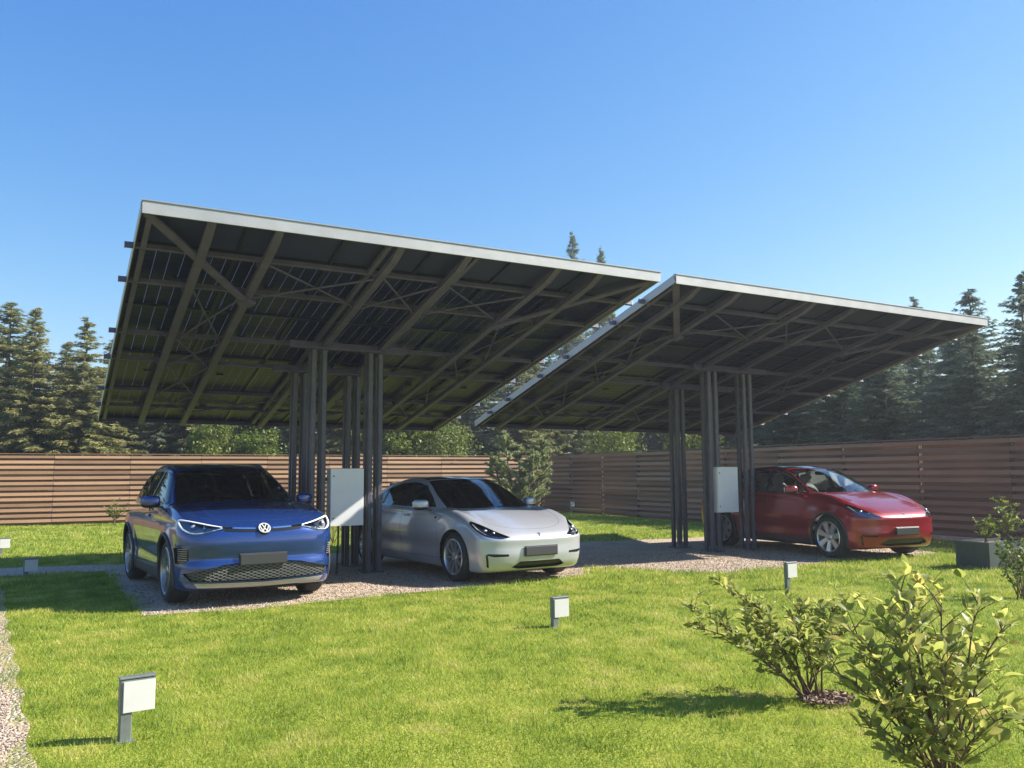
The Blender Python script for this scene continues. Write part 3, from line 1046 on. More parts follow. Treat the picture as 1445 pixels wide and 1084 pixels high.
def body_fn(D):
    """the implicit solid of a car from its curves"""
    hood, roof = curve(D['hood']), curve(D['roof'])
    nose, tail = curve(D['nose']), curve(D['tail'])
    plan, sect, belt = curve(D['plan']), curve(D['sect']), curve(D['belt'])
    bot = curve(D['bottom'])
    wb2, rw = D['wb']/2, D['rw']
    tum, wc = D['tumble'], curve(D['cabw'])
    cw = D.get('crown', 0.05)
    fl = D.get('flare', 0.015)
    rbend = D.get('rbend', (0.30, 0.20))
    def f(x, y, z):
        ay = np.sqrt(y*y+1e-6)
        yy = ay/0.9
        # lower body
        r1 = np.hypot(x-wb2, z-rw); r2 = np.hypot(x+wb2, z-rw)
        rr = np.minimum(r1, r2)
        w_ = plan(x)-sect(z)+fl*np.exp(-((rr-rw-0.05)/0.075)**2)
        if 'dish' in D:            # hollow along the lower doors
            dz, dd = D['dish']
            w_ = w_-dd*np.exp(-((z-dz)/0.10)**2)*np.clip(1-(np.abs(x)/1.15)**6, 0, 1)
        if 'line' in D:            # a character line
            z0, sl, dp = D['line']
            w_ = w_-dp*np.clip(1-np.abs(z-(z0+sl*x)+0.05)/0.05, 0, 1)*np.clip((2.0-np.abs(x))/0.5, 0, 1)
        side = ay-w_
        hz = hood(x)-cw*yy**2*1.0-0.03*yy**4
        if 'hoodcrease' in D:
            yc, dp = D['hoodcrease']
            hz = hz+dp*np.exp(-((ay-yc-0.05*(x-1.2))/0.10)**2)*np.clip((x-0.9)/0.4, 0, 1)*np.clip((2.15-x)/0.4, 0, 1)
        if 'fender' in D:
            hz = hz+D['fender']*np.exp(-((ay-0.80)/0.12)**2)*np.exp(-((x-wb2+0.02)/0.5)**2)
        sl_ = D.get('hslope', 0.25)
        top = (z-hz)/math.sqrt(1+sl_**2)
        low = bot(x)-z
        nx = nose(z)-0.085*yy**2-0.17*yy**6
        fr = (x-nx)*0.94
        tx = tail(z)+0.06*yy**2+0.13*yy**6
        re = (tx-x)*0.94
        b_ = smax(top, side, D.get('ks', 0.07))
        b_ = smax(b_, smax(fr, re, 0.05), D.get('kf', 0.11))
        b_ = smax(b_, low, 0.05)
        # cabin
        xs = x+np.where(x > -0.4, rbend[0], -rbend[1])*yy**2
        e = 0.01
        rs = (roof(xs+e)-roof(xs-e))/(2*e)
        tp = (z-roof(xs)+0.045*yy**2)/np.sqrt(1+rs**2)
        zb = belt(x)
        wcab = wc(x)-(z-zb)*tum-0.10*np.clip(z-zb, 0, 1)**2
        sd = (ay-wcab)/math.sqrt(1+tum**2)
        c_ = smax(tp, sd, D.get('kc', 0.075))
        c_ = smax(c_, (zb-0.07)-z, 0.04)
        u_ = smin(b_, c_, 0.035)
        return u_
    return f

def arc_poly(cx, cz, r, n=44): return [(cx+r*math.cos(2*math.pi*i/n), cz+r*math.sin(2*math.pi*i/n)) for i in range(n)]

def build_wheel(parent, x, y, r, wd, side, style, steer=0.0):
    """side=+1/-1: the outward direction along y"""
    root = empty('wheel', (x, y, r), steer, 1.0, parent)
    rr = r*style.get('rim', 0.70)
    t = MB()
    hw = wd/2
    prof = [(rr-0.01, -hw+.02), (rr+0.012, -hw+0.004), (rr+(r-rr)*.5, -hw-0.006), (r-0.02, -hw+0.012), (r-0.004, -hw+0.035), (r, 0), (r-0.004, hw-0.035),
            (r-0.02, hw-0.012), (rr+(r-rr)*.5, hw+0.006), (rr+0.012, hw-0.004), (rr-0.01, hw-.02)]
    t.lathe(prof, (0, 0, 0), (0, 1, 0), 56)
    t.build('tyre', M_TYRE, root, smooth=True)
    s = side
    b = MB()
    b.lathe([(rr+0.004, s*(hw-0.002)), (rr-0.008, s*(hw+0.004)), (rr-0.02, s*(hw-0.008)), (rr-0.03, s*(hw-0.05)), (rr-0.045, -s*hw*.6)], (0, 0, 0), (0, 1, 0), 56)
    n = style['n']
    for k in range(n):
        a0 = 2*math.pi*k/n+style.get('ph', 0)
        for off in style['off']:
            # one spoke: flat tapered bar running from hub to rim
            wi, wo = style['w']
            pts = []
            for rad, wdt, dep in ((0.045, wi, 0.03), (rr*.45, (wi+wo)*.5*style.get('waist', 1), 0.022), (rr*.78, wo*style.get('waist2', .95), 0.012), (rr-0.012, wo, 0.006)):
                ca = a0+off*(rad/rr if style.get('split', True) else 1)+style.get('twist', 0)*(rad/rr)
                ux, uz = math.cos(ca), math.sin(ca)
                pts.append((rad, wdt, dep, ux, uz))
            vs = []
            for rad, wdt, dep, ux, uz in pts:
                px, pz = -uz, ux
                yo = s*(hw-dep)
                for sg, dy, ww in ((-1, -0.028, 1), (-1, 0, .8), (1, 0, .8), (1, -0.028, 1)):
                    vs.append((ux*rad+px*sg*wdt*.5*ww, yo+s*dy, uz*rad+pz*sg*wdt*.5*ww))
            fs = []
            for i in range(len(pts)-1):
                for j in range(4):
                    fs.append((i*4+j, i*4+(j+1) % 4, (i+1)*4+(j+1) % 4, (i+1)*4+j))
            b.add(vs, fs)
    b.lathe([(0.0, s*(hw-0.012)), (0.03, s*(hw-0.012)), (0.06, s*(hw-0.022)), (0.072, s*(hw-0.06))], (0, 0, 0), (0, 1, 0), 24)
    b.build('rim', style.get('mat', M_RIM), root)
    d = MB()
    d.lathe([(0.0, s*0.01), (rr*.72, s*0.01), (rr*.72, -s*.015)], (0, 0, 0), (0, 1, 0), 40)
    d.build('brake_disc', M_DISC, root)
    d = MB(); d.lathe([(0.0, -s*0.03), (rr-.02, -s*0.03), (rr-.02, -s*.05)], (0, 0, 0), (0, 1, 0), 32)
    d.build('wheel_back', M_GAP, root)
    return root

def blob(fn_pts, n=20, m=14):
    """superellipsoid-like closed form: returns verts/faces for MB.add"""
    cx, cy, cz, ax, ay, az, e1, e2 = fn_pts
    vs, fs = [], []
    sg = lambda v, p: math.copysign(abs(v)**p, v)
    for i in range(m+1):
        t = -math.pi/2+math.pi*i/m
        for j in range(n):
            p = 2*math.pi*j/n
            vs.append((cx+ax*sg(math.cos(t), e1)*sg(math.cos(p), e2), cy+ay*sg(math.cos(t), e1)*sg(math.sin(p), e2), cz+az*sg(math.sin(t), e1)))
    for i in range(m):
        for j in range(n):
            fs.append((i*n+j, i*n+(j+1) % n, (i+1)*n+(j+1) % n, (i+1)*n+j))
    return vs, fs

def build_mirror(parent, x, y, z, s, m_top, m_low, size=(0.085, 0.115, 0.075)):
    """door mirror: stalk, housing (two tone) and glass; s = side sign along y"""
    a = MB(); a.add(*blob((x-0.005, y, z, size[0], size[1], size[2], 0.55, 0.6)))
    # shape the front of the housing
    a.v = [(px+0.06*max(0, (abs(py)-abs(y))/size[1])*-1 if px > x else px, py, pz) for px, py, pz in a.v]
    o = a.build('mirror_housing', [m_top, m_low], parent, smooth=True)
    mi = [1 if sum(o.data.vertices[i].co.z for i in p.vertices)/len(p.vertices) < z-size[2]*.45 else 0 for p in o.data.polygons]
    o.data.polygons.foreach_set('material_index', mi)
    b = MB(); b.bar((x+0.01, y-s*(size[1]*.6), z-size[2]*.75), (x+0.03, y-s*(size[1]+0.09), z-size[2]*1.15), 0.05, 0.028, ch=0.006)
    b.build('mirror_arm', m_low, o)
    g_ = MB(); g_.add(*blob((x-size[0]+0.004, y, z, 0.008, size[1]*.86, size[2]*.82, 0.4, 0.5), 16, 10))
    g_.build('mirror_glass', M_MIRR, o, smooth=True)
    return o

def build_seat(parent, x, y, z, m, rear=False, wd=0.5):
    r_ = empty('seat', (x, y, z), 0, 1, parent)
    a = MB(); a.add(*blob((0, 0, 0.05, 0.27, wd/2, 0.09, 0.5, 0.4))); a.build('seat_cushion', m, r_, smooth=True)
    a = MB(); a.add(*blob((0, 0, 0, 0.075, wd*.48, 0.33, 0.6, 0.45)))
    th = R(-18); c, s_ = math.cos(th), math.sin(th)
    a.v = [(-0.27+px*c+pz*s_, py*(1-0.25*(pz > 0)*(pz/.33)**2), 0.38+pz*c-px*s_) for px, py, pz in a.v]
    a.build('seat_back', m, r_, smooth=True)
    a = MB(); a.add(*blob((-0.39, 0, 0.78, 0.055, wd*.27, 0.10, 0.6, 0.5))); a.tube([(-0.37, -.06, .62), (-0.385, -.06, .74)], .008, 6); a.tube([(-0.37, .06, .62), (-0.385, .06, .74)], .008, 6)
    a.build('headrest', m, r_, smooth=True)
    return r_

def build_cabin(root, D, seatm):
    zf = D['floor']
    for y in (-0.36, 0.36): build_seat(root, D['seatx'], y, zf+0.14, seatm)
    for y in (-0.42, 0.0, 0.42): build_seat(root, D['seatx']-0.88, y, zf+0.17, seatm, wd=0.42)
    dx = D['dashx']; dz = D['dashz']
    a = MB(); a.add(*blob((dx, 0, dz-0.10, 0.30, 0.66, 0.11, 0.45, 0.35)))
    a.build('dashboard', M_CABIN, root, smooth=True)
    a = MB(); a.obox((dx-0.30, 0.0, dz+0.03), (0, 1, 0), (1, 0, 0), (0, 0, 1), (0.36, 0.02, 0.20), 0, 0.008)
    a.build('screen', M_BLACK, root)
    a = MB()
    n = 28; pts = []
    c = Vector((dx-0.42, 0.36, dz-0.03)); nx = Vector((-0.9, 0, 0.42)).normalized(); u = Vector((0, 1, 0)); v = nx.cross(u)
    ring = [c+(u*math.cos(2*math.pi*i/n)+v*math.sin(2*math.pi*i/n))*0.18 for i in range(n+1)]
    a.tube(ring, 0.014, 8, caps=False); a.bar(c-u*.17, c+u*.17, .04, .02, up=nx); a.tube([c, c-nx*.25], .03, 8)
    a.build('steering_wheel', M_CABIN, root, smooth=True)
    a = MB(); a.box((-1.35, -0.72, zf-0.02), (dx+0.1, 0.72, zf+0.02)); a.box((dx+.1, -.66, zf), (dx+.14, .66, dz-.15)); a.box((-1.42, -.66, zf), (-1.36, .66, D['shelf']))
    a.build('cabin_floor', M_CABIN, root)
    a = MB(); a.add(*blob((D['rvm'][0], 0, D['rvm'][1], 0.02, 0.12, 0.035, .5, .5), 14, 8)); a.build('rear_view_mirror', M_BLACK, root, smooth=True)

def car(name_label, D, paint, loc, yaw, scale):
    """car space: x forward, y to its left, z up, origin on the ground at mid wheelbase"""
    root = empty('parked_car', (loc[0], loc[1], 0.012), yaw-math.pi/2, scale)
    tag(root, name_label, 'car', 'cars parked under the carports')
    f = body_fn(D)
    sh = Shell(f, (-2.55, -1.05, 0.08), (2.5, 1.05, 1.75), D.get('h', 0.028))
    wb2, rw = D['wb']/2, D['rw']
    ra = rw+D.get('archgap', 0.055)
    L_ = lambda c: c[1] > 0.05
    R__ = lambda c: c[1] < -0.05
    ALL = lambda c: True
    # wheel arches and underside
    for cx in (wb2, -wb2):
        for wh in (lambda c: c[1] > 0.45, lambda c: c[1] < -0.45):
            sh.delete(sh.cut('side', arc_poly(cx, rw, ra), wh))
    parts = {}
    # greenhouse
    wind = D['windscreen']; 
    fr = sh.cut('top', wind, lambda c: c[2] > D['zglass'] and c[0] > -0.5)
    sh.take(fr, 'windscreen', M_GLASS, root, 0.004, 0.03)
    if 'roofglass' in D:
        fr = sh.cut('top', D['roofglass'], lambda c: c[2] > D['zglass']+0.1)
        sh.take(fr, 'roof_panel', D.get('roofmat', M_ROOFG), root, 0.003, 0.03)
    fr = sh.cut('top', D['rearglass'], lambda c: c[2] > D['zglass'] and c[0] < -0.8)
    sh.take(fr, 'rear_window', M_TINT, root, 0.004, 0.03)
    for wp, tint in D['sidewin']:
        for wh in (L_, R__):
            fr = sh.cut('side', wp, wh)
            sh.take(fr, 'side_window', M_TINT if tint else M_GLASS, root, 0.006, 0.03)
    if 'pillar' in D:
        for wh in (L_, R__):
            for pp in D['pillar']:
                fr = sh.cut('side', pp, wh)
                for q in fr: q[sh.layer] = 1
    # lamps
    for s in (1, -1):
        hp = D['headlight'] if s > 0 else mirror_poly(D['headlight'])
        fr = sh.cut('front', hp, (lambda c: c[0] > 1.2 and c[1] > 0.05) if s > 0 else (lambda c: c[0] > 1.2 and c[1] < -0.05))
        hl = sh.take(fr, 'headlight', M_LENS, root, 0.0, 0.0, remove=False)
        bk = sh.take(fr, 'lamp_housing', D.get('lampback', M_BLACK), hl, 0.045, -0.044, remove=True)
        D['lampfn'](hl, f, s)
    # doors
    gap = 0.008
    for dp in D['doors']:
        for s, wh in ((1, L_), (-1, R__)):
            fr = sh.cut('side', dp, wh)
            for q in fr: q[sh.layer] = 2
            fr = sh.cut('side', offset_poly(dp, gap*.5), wh)
            fr = [q for q in fr if q.is_valid]
            d = sh.take(fr, 'door', D.get('doormats', paint), root, 0.0, 0.015)
            hx = min(p[0] for p in dp)+0.17; hz = D['handlez']+0.03*(hx < -0.5)
            # handle laid along the door skin
            yy = np.linspace(0.5, 1.05, 400)
            fv = f(np.full(400, hx), yy, np.full(400, hz)); yv = float(yy[np.argmax(fv > 0)])
            k = MB(); k.add(*blob((hx, s*(yv+D.get('hand_out', 0.012)), hz, 0.105, 0.014, 0.018, .5, .6), 16, 8))
            k.build('handle', D.get('handlemat', paint), d, smooth=True)
    # bonnet
    if 'bonnet' in D:
        D['bonnet'] = spline_poly(D['bonnet'], 3)
        fr = sh.cut('top', D['bonnet'], lambda c: c[2] > D['zbonnet'] and c[0] > 0.8)
        for q in fr: q[sh.layer] = 2
        fr = sh.cut('top', offset_poly(D['bonnet'], gap*.5), lambda c: c[2] > D['zbonnet'] and c[0] > 0.8)
        sh.take([q for q in fr if q.is_valid], 'bonnet', paint, root, 0.0, 0.015)
    # front openings
    for nm, poly, m, sink, both in D['front']:
        for s in ((1, -1) if both else (1,)):
            pp = poly if s > 0 else mirror_poly(poly)
            wh = (lambda c: c[0] > 1.5) if not both else ((lambda c: c[0] > 1.3 and c[1] > 0.02) if s > 0 else (lambda c: c[0] > 1.3 and c[1] < -0.02))
            fr = sh.cut('front', pp, wh)
            if fr: 
                o = sh.take(fr, nm, m, root, sink, 0.0)
    for nm, poly, m in D.get('sidetrim', []):
        for wh in (L_, R__):
            fr = sh.cut('side', poly, wh)
            for q in fr: q[sh.layer] = 3
    body = sh.finish('body', [paint, M_BLACK, M_GAP, M_PLAST], root)
    # wheel wells
    for cx in (wb2, -wb2):
        for s in (1, -1):
            w_ = MB(); w_.lathe([(0.0, -0.32*s), (ra+0.01, -0.32*s), (ra+0.01, 0.0)], (cx, s*(D['track']/2+0.02), rw), (0, 1, 0), 44)
            w_.v = [(a, b, max(c, 0.16)) for a, b, c in w_.v]
            w_.build('wheel_well', M_GAP, root)
            if D.get('archtrim'):
                pts = []
                for k in range(41):
                    t = math.radians(-22+224*k/40)
                    px, pz = cx+ra*math.cos(t), rw+ra*math.sin(t)
                    yy = np.linspace(0.6, 1.08, 500); fv = f(np.full(500, px), yy, np.full(500, pz))
                    pts.append((px, s*float(yy[np.argmax(fv > 0)]), pz))
                tr = MB(); tr.tube([Vector(p) for p in pts], 0.022, 8); tr.build('arch_trim', M_PLAST, root, smooth=True)
            build_wheel(root, cx, s*(D['track']/2), rw, D.get('tw', 0.235), s, D['wheel'])
    # underside
    u = MB(); u.box((-2.0, -0.74, 0.17), (1.95, 0.74, 0.21)); u.build('underbody', M_GAP, root)
    build_cabin(root, D, D['seatmat'])
    mx, my, mz = D['mirror']
    for s in (1, -1): build_mirror(root, mx, s*my, mz, s, D.get('mirrormat', paint), D.get('mirrorlow', M_BLACK))
    # number plate, blank and dark
    yy = np.linspace(1.9, 2.5, 500); pz = D['platez']
    px = float(yy[np.argmax(f(yy, np.zeros(500), np.full(500, pz)) > 0)])
    p = MB(); p.obox((px+0.022, 0, pz), (0, 1, 0), (0, 0, 1), (1, 0, 0), (0.52, 0.115, 0.012), 0, 0.004)
    p.obox((px+0.010, 0, pz), (0, 1, 0), (0, 0, 1), (1, 0, 0), (0.545, 0.14, 0.016), 0, 0.004)
    p.build('number_plate', M_PLATE, root)
    D['extra'](root, f)
    return root

def skin_x(f, y, z, lo=1.6, hi=2.5):
    xx = np.linspace(lo, hi, 700)
    v = f(xx, np.full(700, y), np.full(700, z))
    return float(xx[np.argmax(v > 0)])
def skin_z(f, x, y, lo=0.5, hi=1.4):
    zz = np.linspace(lo, hi, 700); v = f(np.full(700, x), np.full(700, y), zz)
    return float(zz[np.argmax(v > 0)])

M_EMBL = plain('emblem_bright', (0.82, 0.83, 0.84), 0.25, 0.35)
M_LAMPG = plain('lamp_grey', (0.45, 0.455, 0.46), 0.3, 0.4)
M_LAMPB = plain('lamp_light_grey', (0.5, 0.51, 0.53), 0.25, 0.3)
M_RIMB = plain('alloy_grey', (0.30, 0.31, 0.33), 0.3, 0.8)
def sym(half):
    """half outline (y>=0, starting and ending near the axis) mirrored into a full top-view outline of (x, y)"""
    return half+[(x, -y) for x, y in reversed(half) if y > 1e-6]

def lamp_blue(hl, f, s):
    y0 = [(.45, .885), (.60, .915), (.84, .968), (.872, .95), (.855, .885), (.78, .832), (.67, .832), (.45, .878)]
    a = MB(); pts = [(skin_x(f, s*y, z, 1.2)-0.016, s*y, z) for y, z in spline_poly(y0, 4)]
    a.tube(pts+[pts[0]], 0.0135, 6, caps=False); a.build('light_guide', M_LAMPW, hl, smooth=True)
    a = MB()
    for y, z, r in ((.64, .878, .030), (.745, .888, .034)):
        x = skin_x(f, s*y, z, 1.2)-0.03
        a.lathe([(0, .012), (r*.6, .009), (r, 0), (r*1.12, -.012)], (x, s*y, z), (1, 0, 0), 18)
    a.build('projector', M_REFL, hl, smooth=True)

def lamp_t(y0, pr):
    def fn(hl, f, s):
        a = MB(); pts = [(skin_x(f, s*y, z, 1.2)-0.014, s*y, z) for y, z in y0]
        a.tube(pts, 0.008, 6); a.build('light_guide', M_LAMPW, hl, smooth=True)
        a = MB()
        for y, z, r in pr:
            x = skin_x(f, s*y, z, 1.2)-0.03
            a.lathe([(0, .012), (r*.6, .009), (r, 0), (r*1.1, -.012)], (x, s*y, z), (1, 0, 0), 16)
        a.build('projector', M_REFL, hl, smooth=True)
    return fn

def wipers(root, f, x, m=None):
    for y0, y1, dx in ((0.55, -0.02, .05), (-0.05, -0.55, .04)):
        a = MB(); pts = []
        for i in range(7):
            t = i/6; y = y0+(y1-y0)*t; xx = x-0.22*(abs(y)/.9)**2*1.2+dx*math.sin(t*3.1)-0.02
            pts.append((xx, y, skin_z(f, xx, y, .8)+0.012))
        a.tube(pts, 0.007, 5); a.build('wiper', M_BLACK, root)

def strip_on_skin(f, ys, z, w, m, nm, root, out=0.004):
    a = MB(); vs = []; fs = []
    for i, y in enumerate(ys):
        zz = z(y)
        for dz in (-w/2, w/2): vs.append((skin_x(f, y, zz+dz, 1.5)+out, y, zz+dz))
    for i in range(len(ys)-1): fs.append((2*i, 2*i+2, 2*i+3, 2*i+1))
    a.add(vs, fs); return a.build(nm, m, root, smooth=True)

def extra_blue(root, f):
    zb = lambda y: 0.872+0.02*(abs(y)/.45)**2
    strip_on_skin(f, [-.46+.03*i for i in range(13)], zb, 0.016, M_CHROME, 'light_bar', root)
    strip_on_skin(f, [.10+.03*i for i in range(13)], zb, 0.016, M_CHROME, 'light_bar', root)
    strip_on_skin(f, [-.44+.044*i for i in range(21)], lambda y: zb(y)-0.026, 0.03, M_BLACK, 'bar_recess', root, 0.003)
    # round emblem: ring, V over W
    zc = .862; x0 = skin_x(f, 0, zc); n = Vector((x0-skin_x(f, 0, zc+.05)+0.0, 0, 0)); tl = math.atan2(x0-skin_x(f, 0, zc+.05), .05)
    nx = Vector((math.cos(tl), 0, math.sin(tl))); up = Vector((-math.sin(tl), 0, math.cos(tl))); rt = Vector((0, 1, 0))
    c = Vector((x0, 0, zc))+nx*0.016
    a = MB(); a.lathe([(0, 0.0), (.066, 0.0), (.07, -.012), (.07, -.03)], c, nx, 36); e = a.build('emblem', M_BLACK, root, smooth=False)
    a = MB()
    a.lathe([(.056, .003), (.058, .008), (.068, .008), (.070, .0)], c, nx, 40)
    P = lambda u, v: c+rt*(u*.058)+up*(v*.058)+nx*.004
    for p, q in (((-.42, .86), (-.02, .08)), ((.42, .86), (.02, .08)), ((-.84, .45), (-.40, -.84)), ((-.40, -.84), (-.03, -.02)),
                 ((.84, .45), (.40, -.84)), ((.40, -.84), (.03, -.02))):
        a.bar(P(*p), P(*q), 0.0105, 0.006, up=nx)
    a.build('emblem_letters', M_EMBL, e)
    # louvres of the side vents
    for s in (1, -1):
        a = MB()
        for k in range(6):
            z = .535+.024*k
            p = [(skin_x(f, s*y, z, 1.2)-0.004, s*y, z) for y in (.81, .84, .86, .885)]
            a.tube(p, 0.004, 5)
        a.build('vent_louvre', M_GREYD, root)
    # roof rails
    for s in (1, -1):
        pts = []
        for i in range(13):
            x = .05-1.65*i/12; y = s*(.585-.012*(i/12))
            pts.append((x, y, skin_z(f, x, y, 1.2, 1.7)+(0.012 if 0 < i < 12 else -0.004)))
        a = MB(); a.tube(pts, 0.012, 8); a.build('roof_rail', M_PLAST, root, smooth=True)
    wipers(root, f, 1.12)

BLUE = dict(
    wb=2.771, rw=.368, track=1.60, tw=.235, h=.034,
    hood=[(-2.5, 1.0), (-1, 1.03), (.6, 1.13), (1.0, 1.155), (1.4, 1.115), (1.8, 1.05), (2.05, .985), (2.3, .88)],
    roof=[(-2.7, .55), (-2.35, 1.0), (-2.2, 1.16), (-1.9, 1.40), (-1.6, 1.52), (-1.0, 1.61), (-.4, 1.64), (.08, 1.605), (.35, 1.52), (.75, 1.33), (1.15, 1.12), (1.5, .92), (2.4, .4)],
    nose=[(.1, 2.05), (.2, 2.14), (.3, 2.19), (.45, 2.20), (.545, 2.178), (.63, 2.20), (.71, 2.215), (.79, 2.208), (.88, 2.175), (.96, 2.10), (1.1, 1.9)],
    tail=[(.1, -2.1), (.3, -2.28), (.6, -2.36), (.9, -2.35), (1.1, -2.27), (1.3, -2.1)],
    plan=[(-2.5, .82), (-1.9, .90), (-1.4, .926), (-.5, .915), (.5, .915), (1.385, .928), (1.9, .905), (2.3, .84)],
    sect=[(.1, .08), (.2, .04), (.35, .02), (.5, .012), (.65, .004), (.8, .0), (.95, .02), (1.05, .05), (1.2, .11)],
    belt=[(-2.4, 1.14), (0, 1.12), (1.2, 1.10)],
    bottom=[(-2.4, .26), (-1.9, .2), (0, .19), (1.9, .19), (2.3, .23)],
    tumble=.42, cabw=[(-2.3, .70), (-1.5, .80), (-.3, .845), (.7, .835), (1.2, .80)],
    crown=.045, fender=.03, hoodcrease=(.52, .012), flare=.02, ks=.065, kf=.09, kc=.07, hslope=.18,
    line=(1.0, -.015, .016), dish=(.50, .02), archgap=.06, archtrim=True,
    zglass=1.09,
    windscreen=sym([(1.10, 0), (1.075, .35), (1.0, .60), (.90, .735), (.55, .685), (.14, .585), (.18, .3), (.20, 0)]),
    roofglass=sym([(.14, 0), (.12, .3), (.07, .55), (-.7, .555), (-1.5, .53), (-1.52, 0)]),
    rearglass=sym([(-1.66, 0), (-1.64, .52), (-1.9, .56), (-2.10, .58), (-2.14, 0)]),
    sidewin=[([(.76, 1.15), (.60, 1.25), (.21, 1.475), (-.05, 1.515), (-.20, 1.525), (-.20, 1.145)], True),
             ([(-.27, 1.145), (-.27, 1.527), (-.75, 1.53), (-1.14, 1.50), (-1.14, 1.155)], True),
             ([(-1.20, 1.16), (-1.20, 1.49), (-1.55, 1.41), (-1.76, 1.28), (-1.70, 1.19)], True)],
    pillar=[[(.84, 1.125), (.62, 1.265), (.22, 1.495), (-.05, 1.535), (-.75, 1.55), (-1.2, 1.515), (-1.58, 1.43), (-1.84, 1.27), (-1.75, 1.165), (-.2, 1.125)]],
    headlight=[(.42, .872), (.44, .897), (.62, .935), (.84, .992), (.885, .975), (.875, .885), (.80, .815), (.66, .812)],
    lampfn=lamp_blue, lampback=M_LAMPB,
    doors=[[(.90, .42), (.86, .36), (-.20, .355), (-.245, .7), (-.245, 1.10), (.74, 1.10), (.90, .85)],
           [(-.265, 1.10), (-.265, .7), (-.225, .355), (-.84, .36), (-.95, .56), (-1.10, .82), (-1.18, 1.11)]],
    handlez=.965, hand_out=.010,
    bonnet=sym([(1.13, 0), (1.10, .40), (1.0, .70), (1.3, .745), (1.7, .73), (1.95, .62), (2.04, .38), (2.07, .18), (2.078, 0)]), zbonnet=.86,
    front=[('lower_grille', [(-.85, .385), (-.64, .425), (-.45, .475), (-.3, .488), (.3, .488), (.45, .475), (.64, .425), (.85, .385), (.77, .30), (0, .28), (-.77, .30)], M_MESH, .03, False),
           ('bumper_lip', [(-.74, .285), (0, .268), (.74, .285), (.70, .232), (0, .212), (-.70, .232)], M_GREYD, -.008, False),
           ('side_vent', [(.79, .53), (.80, .655), (.87, .675), (.915, .665), (.905, .49), (.83, .49)], M_BLACK, .02, True)],
    sidetrim=[('sill', [(-1.0, .1), (1.0, .1), (1.0, .335), (-1.0, .335)], None)],
    wheel=dict(n=5, off=(-.17, .17), w=(.05, .046), rim=.74, waist=.8, ph=.3, mat=M_RIMB),
    floor=.42, seatx=-.05, dashx=.92, dashz=1.06, shelf=1.05, rvm=(.33, 1.45), seatmat=M_SEATD,
    mirror=(.66, .985, 1.155), platez=.525, extra=extra_blue)

def t_badge(root, f, z, sc=1.0):
    x0 = skin_x(f, 0, z); tl = math.atan2(x0-skin_x(f, 0, z+.04), .04)
    nx = Vector((math.cos(tl), 0, math.sin(tl))); up = Vector((-math.sin(tl), 0, math.cos(tl))); rt = Vector((0, 1, 0))
    c = Vector((x0, 0, z))+nx*.003
    P = lambda u, v: c+rt*u*sc+up*v*sc
    a = MB()
    out = [(-.034, .030), (0, .036), (.034, .030), (.028, .019), (.010, .024), (0, -.034), (-.010, .024), (-.028, .019)]
    vs = [P(u, v)+nx*.004 for u, v in out]+[P(u, v)-nx*.006 for u, v in out]
    n = len(out)
    a.add(vs, [(7, 0, 1, 4), (1, 2, 3, 4), (7, 4, 5, 6)][:0]+[(0, 1, 6, 7), (1, 4, 5, 6), (1, 2, 3, 4)]+[(i, (i+1) % n, n+(i+1) % n, n+i) for i in range(n)])
    a.build('emblem', M_CHROME, root)

def extra_silver(root, f):
    t_badge(root, f, .645, .9)
    for s in (1, -1):
        a = MB(); a.add(*blob((.93, s*.915, .86, .03, .012, .012, .6, .6), 10, 6)); a.build('side_repeater', M_BLACK, root)
    wipers(root, f, 1.21)

